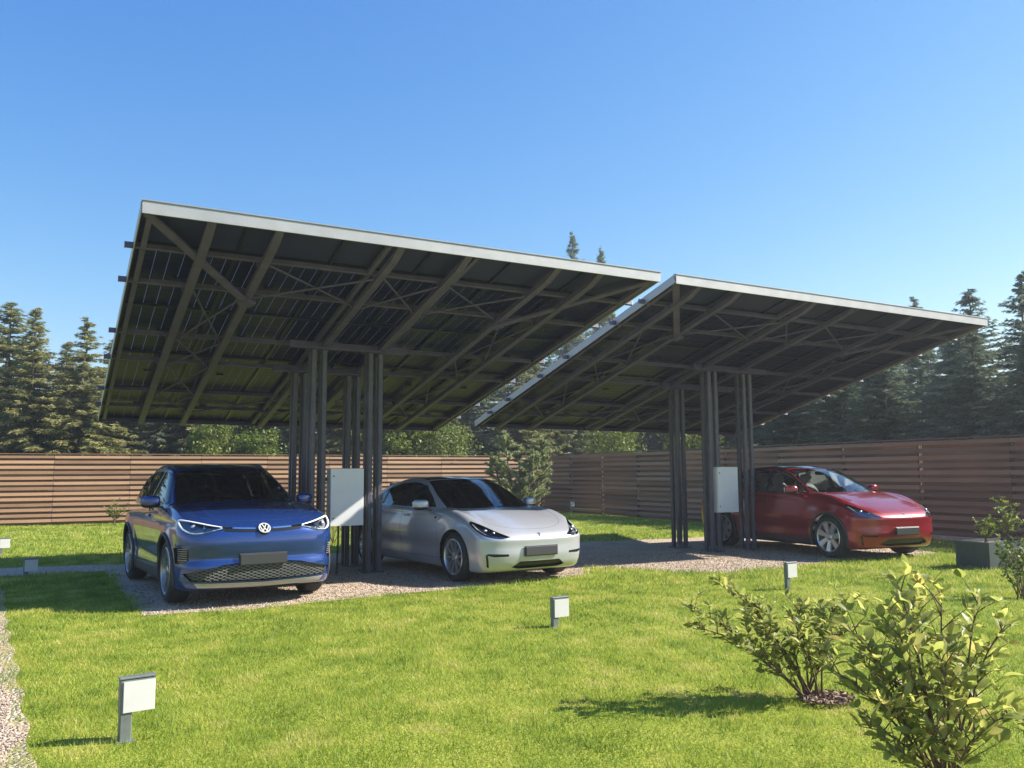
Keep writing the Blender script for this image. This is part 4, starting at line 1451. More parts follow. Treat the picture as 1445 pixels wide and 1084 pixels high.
SILVER = dict(
    wb=2.875, rw=.336, track=1.60, tw=.235, h=.034,
    hood=[(-2.5, 1.02), (-2.0, 1.06), (-1, 1.0), (.5, .985), (1.0, .99), (1.35, .945), (1.7, .865), (2.0, .765), (2.2, .68), (2.4, .56)],
    roof=[(-2.7, .72), (-2.3, .97), (-2.05, 1.07), (-1.6, 1.21), (-1.1, 1.355), (-.5, 1.437), (-.2, 1.445), (.1, 1.42), (.4, 1.34), (.8, 1.17), (1.2, .985), (1.5, .83), (2.4, .35)],
    nose=[(.1, 2.09), (.18, 2.17), (.28, 2.235), (.4, 2.255), (.5, 2.252), (.59, 2.258), (.66, 2.215), (.74, 2.10), (.9, 1.85)],
    tail=[(.1, -2.1), (.3, -2.3), (.6, -2.40), (.9, -2.41), (1.05, -2.37), (1.2, -2.2)],
    plan=[(-2.5, .80), (-2.0, .88), (-1.44, .925), (-.5, .905), (.5, .905), (1.44, .925), (1.9, .885), (2.35, .80)],
    sect=[(.1, .09), (.18, .05), (.3, .022), (.45, .006), (.6, .0), (.72, .012), (.82, .03), (.92, .06), (1.05, .12)],
    belt=[(-2.4, 1.02), (-1, .99), (0, .97), (1.3, .95)],
    bottom=[(-2.4, .24), (-1.9, .17), (0, .16), (1.9, .15), (2.3, .19)],
    tumble=.48, cabw=[(-2.3, .58), (-1.9, .68), (-1.3, .78), (-.3, .835), (.4, .83), (.9, .80), (1.3, .75)],
    crown=.02, fender=.045, flare=.012, ks=.08, kf=.075, kc=.09, hslope=.22, dish=(.44, .026), archgap=.045,
    zglass=.94,
    windscreen=sym([(1.20, 0), (1.17, .35), (1.06, .60), (.93, .72), (.55, .675), (.12, .575), (.2, .3), (.22, 0)]),
    roofglass=sym([(.17, 0), (.15, .3), (.06, .555), (-.46, .555), (-.46, 0)]),
    rearglass=sym([(-.52, 0), (-.52, .55), (-1.2, .54), (-1.88, .50), (-1.95, 0)]),
    sidewin=[([(.74, .995), (.55, 1.125), (.2, 1.305), (-.05, 1.345), (-.18, 1.35), (-.18, .99)], True),
             ([(-.245, .99), (-.245, 1.35), (-.6, 1.335), (-.99, 1.255), (-1.05, 1.005)], True),
             ([(-1.10, 1.01), (-1.045, 1.24), (-1.40, 1.11), (-1.50, 1.04)], True)],
    pillar=[[(-.16, .992), (-.16, 1.352), (-.265, 1.352), (-.265, .992)], [(-1.03, 1.0), (-.97, 1.26), (-1.06, 1.24), (-1.12, 1.01)]],
    headlight=spline_poly([(.47, .628, 1), (.60, .69), (.72, .775), (.815, .835, 1), (.852, .80), (.842, .70), (.775, .635), (.62, .606)], 4),
    lampback=M_LAMPG, lampfn=lamp_t([(.52, .625), (.64, .625), (.77, .66), (.82, .73), (.825, .79)], [(.66, .672, .026), (.74, .70, .03)]),
    doors=[[(.96, .34), (.92, .29), (-.18, .285), (-.215, .6), (-.215, .965), (.70, .965), (.95, .75)],
           [(-.235, .965), (-.235, .6), (-.20, .285), (-.90, .29), (-1.02, .5), (-1.12, .7), (-1.15, .985)]],
    handlez=.865, hand_out=.003,
    bonnet=sym([(1.23, 0), (1.20, .40), (1.07, .67), (1.4, .70), (1.75, .66), (1.98, .5), (2.08, .25), (2.10, 0)]), zbonnet=.58,
    front=[('lower_intake', [(-.44, .225), (-.33, .300), (.33, .300), (.44, .225), (.33, .198), (-.33, .198)], M_BLACK, .03, False),
           ('fog_lamp', [(.50, .375), (.51, .405), (.78, .415), (.80, .395), (.70, .372)], M_BLACK, .02, True),
           ('air_slot', [(.775, .385), (.80, .395), (.775, .24), (.745, .225), (.758, .27)], M_BLACK, .02, True)],
    wheel=dict(n=10, off=(-.085, .085), w=(.028, .020), rim=.735, waist=.9, ph=.1),
    floor=.30, seatx=-.05, dashx=1.0, dashz=.93, shelf=.92, rvm=(.33, 1.28), seatmat=M_SEATD,
    mirror=(.62, .985, 1.03), platez=.435, extra=extra_silver)

def extra_red(root, f):
    t_badge(root, f, .765, .95)
    wipers(root, f, 1.20)

RED = dict(
    wb=2.89, rw=.362, track=1.66, tw=.245, h=.034,
    hood=[(-2.5, 1.08), (-1, 1.09), (.5, 1.10), (1.0, 1.125), (1.35, 1.08), (1.7, 1.0), (2.0, .89), (2.2, .80), (2.4, .67)],
    roof=[(-2.8, .75), (-2.4, 1.08), (-2.0, 1.28), (-1.5, 1.47), (-1.0, 1.58), (-.4, 1.626), (0, 1.60), (.35, 1.515), (.8, 1.315), (1.2, 1.12), (1.5, .95), (2.4, .45)],
    nose=[(.1, 2.1), (.2, 2.19), (.3, 2.25), (.45, 2.28), (.58, 2.272), (.69, 2.275), (.78, 2.225), (.88, 2.10), (1.05, 1.8)],
    tail=[(.1, -2.1), (.3, -2.32), (.6, -2.43), (.9, -2.44), (1.1, -2.38), (1.25, -2.2)],
    plan=[(-2.5, .83), (-2.0, .91), (-1.445, .958), (-.5, .935), (.5, .935), (1.445, .96), (1.9, .925), (2.35, .84)],
    sect=[(.1, .09), (.2, .045), (.35, .018), (.5, .004), (.66, .0), (.8, .012), (.92, .035), (1.03, .065), (1.2, .13)],
    belt=[(-2.4, 1.16), (-1, 1.12), (0, 1.10), (1.3, 1.08)],
    bottom=[(-2.4, .28), (-1.9, .2), (0, .19), (1.9, .18), (2.3, .21)],
    tumble=.45, cabw=[(-2.4, .62), (-1.9, .74), (-1.3, .82), (-.3, .865), (.4, .86), (.9, .83), (1.3, .78)],
    crown=.025, fender=.045, flare=.016, ks=.08, kf=.08, kc=.09, hslope=.24, dish=(.48, .026), archgap=.05, archtrim=True,
    zglass=1.07,
    windscreen=sym([(1.20, 0), (1.17, .35), (1.06, .62), (.93, .745), (.55, .69), (.12, .595), (.2, .3), (.22, 0)]),
    roofglass=sym([(.17, 0), (.15, .3), (.06, .575), (-.5, .58), (-1.1, .56), (-1.1, 0)]),
    rearglass=sym([(-1.2, 0), (-1.2, .55), (-1.7, .55), (-2.1, .53), (-2.15, 0)]),
    sidewin=[([(.80, 1.125), (.62, 1.24), (.25, 1.44), (-.03, 1.505), (-.16, 1.515), (-.16, 1.12)], False),
             ([(-.235, 1.12), (-.235, 1.515), (-.6, 1.515), (-1.0, 1.46), (-1.08, 1.14)], True),
             ([(-1.14, 1.14), (-1.06, 1.445), (-1.48, 1.31), (-1.62, 1.19)], True)],
    pillar=[[(.86, 1.108), (.64, 1.258), (.26, 1.458), (-.03, 1.523), (-.6, 1.533), (-1.02, 1.478), (-1.5, 1.328), (-1.68, 1.18), (-1.1, 1.12), (-.16, 1.103)]],
    headlight=spline_poly([(.49, .715, 1), (.62, .78), (.75, .87), (.845, .935, 1), (.885, .90), (.875, .79), (.80, .735), (.64, .698)], 4),
    lampback=M_LAMPG, lampfn=lamp_t([(.54, .715), (.68, .718), (.80, .755), (.85, .83), (.86, .89)], [(.68, .765, .028), (.77, .80, .032)]),
    doors=[[(.95, .40), (.91, .34), (-.17, .335), (-.205, .7), (-.205, 1.09), (.74, 1.085), (.94, .85)],
           [(-.225, 1.09), (-.225, .7), (-.19, .335), (-.88, .34), (-1.0, .56), (-1.13, .8), (-1.18, 1.10)]],
    handlez=.98, hand_out=.003,
    bonnet=sym([(1.23, 0), (1.20, .40), (1.07, .70), (1.4, .73), (1.75, .69), (1.98, .52), (2.09, .25), (2.11, 0)]), zbonnet=.66,
    front=[('lower_intake', [(-.55, .27), (-.40, .355), (.40, .355), (.55, .27), (.40, .235), (-.40, .235)], M_BLACK, .03, False),
           ('fog_lamp', [(.60, .40), (.62, .425), (.83, .43), (.85, .41), (.76, .39)], M_BLACK, .02, True),
           ('air_slot', [(.825, .40), (.85, .41), (.82, .26), (.79, .25), (.805, .29)], M_BLACK, .02, True)],
    sidetrim=[('sill', [(-1.0, .1), (1.0, .1), (1.0, .31), (-1.0, .31)], None)],
    wheel=dict(n=7, off=(0,), w=(.075, .13), rim=.735, waist=.9, waist2=.82, ph=.15),
    floor=.42, seatx=-.05, dashx=1.0, dashz=1.07, shelf=1.06, rvm=(.33, 1.46), seatmat=M_SEATW,
    mirror=(.66, 1.02, 1.165), mirrormat=None, platez=.48, extra=extra_red)

P_BLUE = paint_mat('blue_metallic_paint', (0.007, 0.032, 0.16), (0.018, 0.062, 0.26), 0.24, 0.45)
P_SILV = paint_mat('silver_metallic_paint', (0.39, 0.405, 0.45), (0.55, 0.565, 0.61), 0.36, 0.45)
P_RED = paint_mat('red_metallic_paint', (0.17, 0.004, 0.010), (0.34, 0.009, 0.017), 0.28, 0.35)
RED['mirrormat'] = P_RED
BLUE['mirrorlow'] = M_BLACK

def pose(x, y, yw):       # yw: turn from facing straight at -Y
    return (x, y), math.pi+yw
import time as _t
_t0 = _t.time()
car('blue electric crossover with roof rails and a lattice lower grille, parked on the left', BLUE, P_BLUE, (2.18, 13.318), 0.071, 1.071)
car('low silver electric saloon parked between the two carports', SILVER, P_SILV, (6.112, 13.548), 0.109, 1.07)
car('red electric crossover with pale seats, parked under the right carport', RED, P_RED, (13.828, 13.049), -0.059, 1.063)
print('cars', _t.time()-_t0)

# ================================================================== BOLLARD LAMPS
M_BOLL = plain('bollard_grey_green', (0.16, 0.18, 0.175), 0.45, 0.2, noise=0.2, scale=10)
M_DIFF = plain('opal_diffuser', (0.56, 0.56, 0.54), 0.35, noise=0.04, scale=6)
def bollard(x, y, h, rz, label):
    r_ = empty('bollard_lamp', (x, y, 0), rz)
    tag(r_, label, 'garden lamp', 'bollard lamps around the lawn')
    a = MB(); a.obox((0, 0, h/2), (0, 0, 1), (1, 0, 0), (0, 1, 0), (h, 0.070, 0.052), 0, 0.006)
    a.build('post', M_BOLL, r_)
    hw = 0.20; hz = 0.19
    a = MB(); a.obox((-0.038+hw/2, 0, h+0.004-hz/2+0.03), (0, 0, 1), (1, 0, 0), (0, 1, 0), (hz, hw, 0.056), 0, 0.005)
    a.obox((-0.038+hw/2, 0, h+0.045), (1, 0, 0), (0, 1, 0), (0, 0, 1), (hw+0.006, 0.064, 0.012), 0, 0.003)
    hd = a.build('lamp_head', M_BOLL, r_)
    for s in (-1, 1):
        a = MB(); a.obox((-0.030+hw/2, s*0.031, h+0.03-hz/2), (0, 0, 1), (1, 0, 0), (0, 1, 0), (hz-0.010, hw-0.016, 0.010), 0, 0.003)
        a.build('diffuser', M_DIFF, hd)
    a = MB(); a.box((-0.05, -0.045, 0.0), (0.05, 0.045, 0.008)); a.build('base_plate', M_BOLL, r_)
bollard(0.455, 5.9, 0.33, R(8), 'largest bollard lamp, near the gravel path at the lower left of the lawn')
bollard(4.70, 7.95, 0.26, R(4), 'bollard lamp standing alone in the middle of the lawn')
bollard(8.92, 8.85, 0.32, R(4), 'bollard lamp on the lawn in front of the right carport, behind the leafy bush')
bollard(-0.30, 15.95, 0.25, R(5), 'shaded bollard lamp beside the path left of the blue car')
bollard(-0.86, 20.6, 0.30, R(10), 'sunlit white bollard lamp cut off by the left edge of the photo')
bollard(18.05, 29.2, 0.44, R(0), 'small distant bollard lamp near the foot of the right fence')

# ================================================================== VEGETATION
def leaf_mat(name, stops, trans=0.3, rough=0.5):
    m, nt, b = mat(name)
    at = N(nt, 'ShaderNodeAttribute', attribute_name='tint')
    oi = N(nt, 'ShaderNodeObjectInfo')
    ad = N(nt, 'ShaderNodeMath', operation='MULTIPLY_ADD', i_1=0.25, i_2=-0.12); L(nt, oi.outputs['Random'], ad.inputs[0])
    a2 = N(nt, 'ShaderNodeMath', operation='ADD'); L(nt, at.outputs['Fac'], a2.inputs[0]); L(nt, ad.outputs[0], a2.inputs[1])
    rp = ramp(nt, stops, a2.outputs[0])
    L(nt, rp.outputs[0], b.inputs['Base Color'])
    b.inputs['Roughness'].default_value = rough
    b.inputs['Specular IOR Level'].default_value = 0.35
    tr = N(nt, 'ShaderNodeBsdfTranslucent'); L(nt, rp.outputs[0], tr.inputs[0])
    mx = N(nt, 'ShaderNodeMixShader', i_0=trans)
    L(nt, b.outputs[0], mx.inputs[1]); L(nt, tr.outputs[0], mx.inputs[2])
    L(nt, mx.outputs[0], nt.nodes['Material Output'].inputs[0])
    return m
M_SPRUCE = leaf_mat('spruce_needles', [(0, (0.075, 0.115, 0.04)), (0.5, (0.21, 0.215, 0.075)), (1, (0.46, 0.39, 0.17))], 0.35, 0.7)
M_SPRUCE2 = leaf_mat('haze_tinted_needles', [(0, (0.06, 0.10, 0.07)), (0.5, (0.14, 0.185, 0.115)), (1, (0.28, 0.29, 0.17))], 0.3, 0.7)  # bluish veil of haze mixed into the needle colours
M_PINE = leaf_mat('pine_needles', [(0, (0.12, 0.165, 0.065)), (0.5, (0.31, 0.35, 0.15)), (1, (0.52, 0.52, 0.28))], 0.4, 0.6)
M_BROAD = leaf_mat('birch_leaves', [(0, (0.05, 0.09, 0.015)), (0.5, (0.13, 0.18, 0.03)), (1, (0.30, 0.31, 0.06))], 0.4)
M_BUSH = leaf_mat('bush_leaves', [(0, (0.16, 0.21, 0.05)), (0.5, (0.36, 0.39, 0.09)), (0.85, (0.54, 0.50, 0.15)), (1, (0.62, 0.46, 0.15))], 0.62, 0.4)
M_BARK = plain('bark', (0.10, 0.075, 0.055), 0.9, noise=0.4, scale=9, bump=0.5, bscale=30)
M_STEM = plain('shrub_stem', (0.13, 0.085, 0.05), 0.8, noise=0.3, scale=20)

def tris_out(V, parent, name, m, tint):
    V = np.asarray(V)
    return np_mesh(name, V.reshape(-1, 3), np.arange(len(V)*3).reshape(-1, 3), m, parent=parent, attr=tint)

def spruce_mesh(seed, H, Rb, top_open=0.0):
    """needle sprays on drooping whorled branches; returns triangles (n,3,3) and their tints"""
    rng = np.random.default_rng(seed)
    T = []; C_ = []
    z = H*0.05
    while z < H*0.985:
        t = z/H
        rad = Rb*(1-t)**0.80*rng.uniform(0.78, 1.14)+0.03
        nb = int(6+5*(1-t))
        a0 = rng.uniform(0, 6.28)
        for b in range(nb):
            a = a0+6.283*b/nb+rng.normal(0, 0.22)
            ln = rad*rng.uniform(0.62, 1.16)
            zj = rng.normal(0, H*0.011)
            ns = max(4, int(ln/0.085))
            s = (np.arange(ns)+rng.uniform(0, 1, ns))/ns
            s = 0.06+0.94*s
            droop = ln*(0.10+0.42*(1-t))
            lift = 0.35*t*ln
            px = np.cos(a)*ln*s; py = np.sin(a)*ln*s
            pz = z+zj+lift*s-droop*(s**1.25)+droop*0.45*np.clip(s-0.75, 0, 1)*2
            for k in range(12):
                n = ns
                side = rng.choice([-1, 1], n)*rng.uniform(0.35, 1.35, n)
                da = a+side*0.95
                l = (0.12+0.12*(1-s*0.4))*rng.uniform(0.7, 1.5, n)*(0.40+0.66*(1-t))
                dirv = np.stack([np.cos(da), np.sin(da), rng.uniform(-0.75, 0.15, n)], 1)
                dirv /= np.linalg.norm(dirv, axis=1)[:, None]
                wv = np.cross(dirv, rng.normal(0, 1, (n, 3))); wv /= np.linalg.norm(wv, axis=1)[:, None]
                P = np.stack([px, py, pz], 1)+rng.normal(0, 0.025, (n, 3))
                wd = (l*0.13)[:, None]
                T.append(np.stack([P-wv*wd, P+wv*wd, P+dirv*l[:, None]], 1))
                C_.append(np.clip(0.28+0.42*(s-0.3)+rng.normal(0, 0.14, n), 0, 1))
        z += H*(0.017+0.013*(1-t))*rng.uniform(0.7, 1.3)
    # leader
    n = 26
    zz = H*rng.uniform(0.93, 1.0, n); aa = rng.uniform(0, 6.28, n)
    d = np.stack([np.cos(aa)*0.4, np.sin(aa)*0.4, np.full(n, 0.8)], 1)
    wv = np.stack([-np.sin(aa), np.cos(aa), np.zeros(n)], 1)*0.02
    P = np.stack([np.zeros(n), np.zeros(n), zz], 1)
    T.append(np.stack([P-wv, P+wv, P+d*(0.08+0.2*(H-zz)/H*4)[:, None]], 1)); C_.append(np.full(n, 0.6))
    return np.concatenate(T), np.concatenate(C_)

def proto_spruce(seed, H, Rb, m):
    r_ = empty('spruce_tree')
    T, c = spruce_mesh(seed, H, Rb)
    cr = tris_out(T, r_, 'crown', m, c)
    a = MB(); a.tube([(0, 0, -0.05), (0.02, 0, H*.4), (0, 0.01, H*.97)], [H*0.016, H*0.010, 0.01], 8)
    a.build('trunk', M_BARK, r_, smooth=True)
    return r_

SPR = [proto_spruce(21, 8.0, 2.3, M_SPRUCE), proto_spruce(22, 8.0, 2.0, M_SPRUCE), proto_spruce(23, 8.0, 2.6, M_SPRUCE)]
DSP = [proto_spruce(31, 8.0, 2.3, M_SPRUCE2), proto_spruce(32, 8.0, 1.95, M_SPRUCE2), proto_spruce(33, 8.0, 2.6, M_SPRUCE2)]
_used = set()
_rt = random.Random(77)
def put_tree(protos, x, y, h, label, group=None, wide=1.0, cat='tree', h0=8.0):
    p = protos[_rt.randrange(len(protos))]
    if id(p) in _used: o = copy_tree(p)
    else: o = p; _used.add(id(p))
    s = h/h0
    o.location = (x, y, 0); o.scale = (s*wide, s*wide, s)
    wide *= _rt.uniform(0.88, 1.2)
    o.scale = (s*wide, s*wide*_rt.uniform(.9, 1.1), s)
    o.rotation_euler = (R(_rt.uniform(-2, 2)), R(_rt.uniform(-2, 2)), _rt.uniform(0, 6.28))
    o['label'] = label; o['category'] = cat
    if group: o['group'] = group
    elif 'group' in o: del o['group']
    return o

# sunlit spruces beyond the back fence, left of the carport
for x, y, h, lab in ((-3.4, 40.0, 8.6, 'sunlit spruce cut by the left edge of the photo, beyond the back fence'),
                     (-1.74, 37.8, 8.2, 'tall pointed spruce nearest the left edge, in full behind the back fence'),
                     (-0.62, 35.6, 7.65, 'broad olive-green spruce with drooping boughs, behind the bollard lamp and back fence'),
                     (0.42, 40.5, 7.15, 'thin shorter spruce tip between two bigger spruces at the left'),
                     (0.95, 35.6, 7.45, 'sunlit spruce just left of the left carport roof edge'),
                     (2.3, 39.5, 7.3, 'spruce half hidden behind the left end of the left carport roof')):
    put_tree(SPR, x, y, h, lab, None, 1.38)
# the second rank behind them and the rank seen under the carport roofs
g1 = 'spruces seen under and behind the left carport'
l1 = 'dark spruce beyond the back fence, seen below the left carport roof'
for i, x in enumerate(np.arange(3.6, 24.0, 1.55)):
    put_tree(SPR if i % 3 else DSP, x+_rt.uniform(-.5, .5), 36.2+_rt.uniform(-.8, 2.0), _rt.uniform(6.8, 8.6), l1, g1)
for i, x in enumerate(np.arange(-8.0, 33.0, 1.7)):
    put_tree(DSP, x+_rt.uniform(-.6, .6), 42.5+_rt.uniform(-1, 2), _rt.uniform(6.0, 7.2) if x < 3 else _rt.uniform(8.0, 10.0), 'dark spruce in the second row far behind the back fence', 'second row of spruces behind the back fence', 1.25)
put_tree(DSP, 32.3, 52.0, 18.9, 'tallest spruce, its tip rising above the middle of the left carport roof', None, 0.6)
put_tree(DSP, 37.2, 55.0, 19.1, 'spruce whose smaller tip shows above the roof just left of the right carport', None, 0.55)
put_tree(SPR, 26.6, 40.0, 9.6, 'sunlit spruce seen through the gap between the two carport roofs', None, 0.9)
put_tree(SPR, 30.5, 44.5, 12.0, 'taller spruce filling the upper gap between the two carport roofs', None, 0.8)
# hazy dark wood beyond the right fence
put_tree(DSP, 24.0, 14.71, 7.15, 'tallest dark spruce at the right, rising above the right fence', None, 0.85)
put_tree(DSP, 23.2, 15.9, 6.1, 'dark spruce just left of the tallest one beyond the right fence', None, 0.9)
put_tree(DSP, 29.0, 21.4, 8.2, 'spruce whose lone tip pokes over the right end of the right carport roof', None, 0.7)
put_tree(DSP, 22.0, 13.3, 5.0, 'dark spruce cut by the right edge of the photo behind the right fence', None, 1.0)
g2 = 'dark spruces of the wood beyond the right fence'
l2 = 'dark haze-tinted spruce in the wood beyond the right fence'
for i, y in enumerate(np.arange(10.5, 41.0, 1.3)):
    put_tree(DSP, (22.0 if y < 23 else 31.0)+_rt.uniform(-.6, 1.2), y+_rt.uniform(-.4, .4), _rt.uniform(5.0, 6.0) if y < 26 else _rt.uniform(6.0, 7.5), l2, g2, 1.4)
for i, y in enumerate(np.arange(12.0, 46.0, 1.6)):
    put_tree(DSP, (26.4 if y < 24 else 34.0)+_rt.uniform(-1, 1), y+_rt.uniform(-.5, .5), _rt.uniform(6.2, 7.6), l2, g2, 1.3)

# broad-leaved young trees with light leaves, behind the fences
def broad_mesh(seed, H, Rb, n, ls, k=26):
    rng = np.random.default_rng(seed)
    cl = []
    for i in range(k):
        d = rng.normal(0, 1, 3); d /= np.linalg.norm(d)
        cl.append(np.array([d[0]*Rb*.75, d[1]*Rb*.75, H*.58+d[2]*H*.34])*np.array([1, 1, 1]))
    cl = np.array(cl); sz = rng.uniform(0.14, 0.30, k)*Rb*1.5
    ci = rng.integers(0, k, n)
    P = cl[ci]+rng.normal(0, 1, (n, 3))*sz[ci][:, None]*0.6
    d = rng.normal(0, 1, (n, 3)); d[:, 2] -= 0.3; d /= np.linalg.norm(d, axis=1)[:, None]
    wv = np.cross(d, rng.normal(0, 1, (n, 3))); wv /= np.linalg.norm(wv, axis=1)[:, None]
    l = ls*rng.uniform(0.7, 1.4, n)[:, None]
    T1 = np.stack([P-wv*l*.4, P+d*l, P+wv*l*.4], 1)
    return T1, np.clip(rng.normal(0.5, 0.15, n)+0.25*(rng.uniform(0, 1, k)[ci]-.5), 0, 1), cl
def proto_broad(seed, H, Rb, n, ls):
    r_ = empty('young_tree')
    T, c, cl = broad_mesh(seed, H, Rb, n, ls)
    tris_out(T, r_, 'crown', M_BROAD, c)
    a = MB(); a.tube([(0, 0, -.05), (.05, 0, H*.4), (0, .05, H*.75)], [H*.014, H*.01, .01], 7)
    for q in cl[::3]: a.tube([(0.04, 0.0, H*.36), Vector(q)*.6+Vector((0, 0, H*.2)), q], [.03, .02, .008], 5)
    a.build('trunk', M_BARK, r_, smooth=True)
    return r_
BRO = [proto_broad(41, 4.0, 1.3, 5200, .10), proto_broad(42, 4.0, 1.0, 4200, .10)]
lb = 'light green broad-leaved young tree behind the back fence'
for x, y, h in ((5.2, 34.2, 4.0), (7.0, 34.4, 3.6), (12.9, 34.3, 4.5), (13.9, 34.6, 4.2), (14.6, 34.1, 4.0)):
    put_tree(BRO, x, y, h, lb, 'light green young trees behind the back fence', 1.0, h0=4.0)
for x, y, h in ((20.5, 29.8, 4.3), (20.4, 24.4, 3.9)):
    put_tree(BRO, x, y, h, 'light green broad-leaved young tree behind the right fence, below the carport roof', 'light green young trees behind the right fence', .9, h0=4.0)

# ------------------------------------------------------------------ young pine in front of the fence corner
def pine():
    rng = np.random.default_rng(8)
    r_ = empty('young_pine', (15.5, 28.6, 0))
    tag(r_, 'bushy pale green young pine with upright candles behind the silver car', 'tree')
    T = []; Cc = []
    a = MB()
    tips = []
    for lx, ly, hh in ((-0.55, 0.0, 2.95), (0.15, 0.3, 2.5), (0.7, -0.1, 2.8), (1.0, 0.2, 2.45), (-0.95, 0.1, 2.2), (0.2, -0.4, 2.3)):
        base = Vector((lx*.15, ly*.15, 0)); top = Vector((lx, ly, hh))
        mid = Vector((lx*.7, ly*.7, hh*.5))
        a.tube([base, mid, top], [.045, .03, .008], 6)
        for k in range(34):
            t = 0.12+0.86*k/34
            p = base.lerp(mid, t*2) if t < .5 else mid.lerp(top, t*2-1)
            an = rng.uniform(0, 6.28); ln = (0.62*(1-t)+0.14)*rng.uniform(.7, 1.25)
            q = p+Vector((math.cos(an)*ln, math.sin(an)*ln, ln*rng.uniform(.35, .9)))
            a.tube([p, p.lerp(q, .6)-Vector((0, 0, .03)), q], [.012, .008, .004], 4)
            tips.append((p, q))
        for j in range(6): tips.append((top-Vector((0, 0, .12*j+.1)), top-Vector((0, 0, .12*j-.05))))
    for p, q in tips:
        n = 85
        s = rng.uniform(.25, 1.05, n)[:, None]
        P = np.array(p)*(1-s)+np.array(q)*s
        ax = np.array(q-p); ax /= np.linalg.norm(ax)
        d = rng.normal(0, 1, (n, 3)); d -= (d@ax)[:, None]*ax*.6; d /= np.linalg.norm(d, axis=1)[:, None]
        d = d*.8+ax*.7
        wv = np.cross(d, rng.normal(0, 1, (n, 3))); wv /= np.linalg.norm(wv, axis=1)[:, None]
        l = rng.uniform(.07, .13, n)[:, None]
        T.append(np.stack([P-wv*.02, P+wv*.02, P+d*l], 1)); Cc.append(np.clip(.25+.45*s[:, 0]+rng.normal(0, .12, n), 0, 1))
    tris_out(np.concatenate(T), r_, 'crown', M_PINE, np.concatenate(Cc))
    a.build('trunk', M_BARK, r_, smooth=True)
    r_.scale = (1.22, 1.22, 1.03)
pine()

# ------------------------------------------------------------------ leafy shrubs
def leaves(P, D, Ls, rng):
    """oval, slightly folded and drooping leaves of nine points. P base points, D directions, Ls lengths"""
    n = len(P)
    D = D/np.linalg.norm(D, axis=1)[:, None]
    up = np.array([0, 0, 1.0])+rng.normal(0, .5, (n, 3))
    S = np.cross(D, up); S /= np.linalg.norm(S, axis=1)[:, None]
    Nn = np.cross(S, D)
    Ls = Ls[:, None]; W = Ls*rng.uniform(.17, .27, n)[:, None]
    fold = rng.uniform(.1, .5, n)[:, None]; cv = Ls*rng.uniform(.0, .35, n)[:, None]
    def at(t, w): return P+D*Ls*t+S*W*w+Nn*(W*abs(w)*fold-cv*t*t)
    V = np.stack([P, at(.25, .8), at(.5, 1.), at(.78, .62), at(1., 0.), at(.5, 0.), at(.25, -.8), at(.5, -1.), at(.78, -.62)], 1)
    F9 = np.array([(0, 1, 5), (1, 2, 5), (2, 3, 5), (3, 4, 5), (0, 5, 6), (6, 5, 7), (7, 5, 8), (8, 5, 4)])
    return V, F9

def shrub(name, label, cat, loc, targets, rng, leaf, per, m=M_BUSH, twigs=9, rad=.009, tw=.16):
    """targets: list of (dx, dy, z) stem tips"""
    r_ = empty(name, loc)
    tag(r_, label, cat)
    a = MB(); TT = []; CC = []
    for tx, ty, tz in targets:
        tip = Vector((tx, ty, tz)); b = Vector((rng.uniform(-.06, .06), rng.uniform(-.06, .06), 0))
        mid = b.lerp(tip, .5)+Vector((rng.uniform(-.05, .05), rng.uniform(-.05, .05), tz*.12))
        pts = [b, b.lerp(mid, .5)+Vector((0, 0, .02)), mid, mid.lerp(tip, .5)+Vector((0, 0, .03)), tip]
        a.tube(pts, [rad, rad*.85, rad*.7, rad*.5, rad*.25], 6)
        def along(t):
            k = min(3, int(t*4)); return pts[k].lerp(pts[k+1], t*4-k)
        segs = [(along(.55), tip, 1.0)]
        for k in range(twigs):
            t = .22+.75*(k+rng.uniform(0, 1))/twigs
            p = along(t); d = (tip-b).normalized()
            an = rng.uniform(0, 6.28); ln = tw*rng.uniform(.6, 1.5)*(1.15-.5*t)
            q = p+(d*.8+Vector((math.cos(an), math.sin(an), rng.uniform(0, .7)))).normalized()*ln
            a.tube([p, p.lerp(q, .5)+Vector((0, 0, .008)), q], [rad*.45, rad*.35, rad*.2], 5)
            segs.append((p, q, .8))
        for p, q, w_ in segs:
            n = max(4, int(per*w_*(q-p).length/.2))
            s = rng.uniform(.15, 1.0, n); s[:3] = 1.0
            P = np.array(p)[None]*(1-s[:, None])+np.array(q)[None]*s[:, None]
            ax = np.array((q-p).normalized())
            an = rng.uniform(0, 6.28, n)
            D = np.stack([np.cos(an), np.sin(an), rng.uniform(-.25, .75, n)], 1)*.85+ax*rng.uniform(.3, 1.0, n)[:, None]
            Ls = leaf*rng.uniform(.55, 1.25, n)
            T, F9 = leaves(P, D, Ls, rng)
            TT.append(T); CC.append(np.clip(rng.normal(.45, .2, n)+.15*(s-.5), 0, 1))
    V = np.concatenate(TT); nl = len(V)
    np_mesh('foliage', V.reshape(-1, 3), (F9[None]+9*np.arange(nl)[:, None, None]).reshape(-1, 3), m, parent=r_, smooth=True, attr=np.repeat(np.concatenate(CC), 8))
    a.build('stems', M_STEM, r_, smooth=True)
    return r_

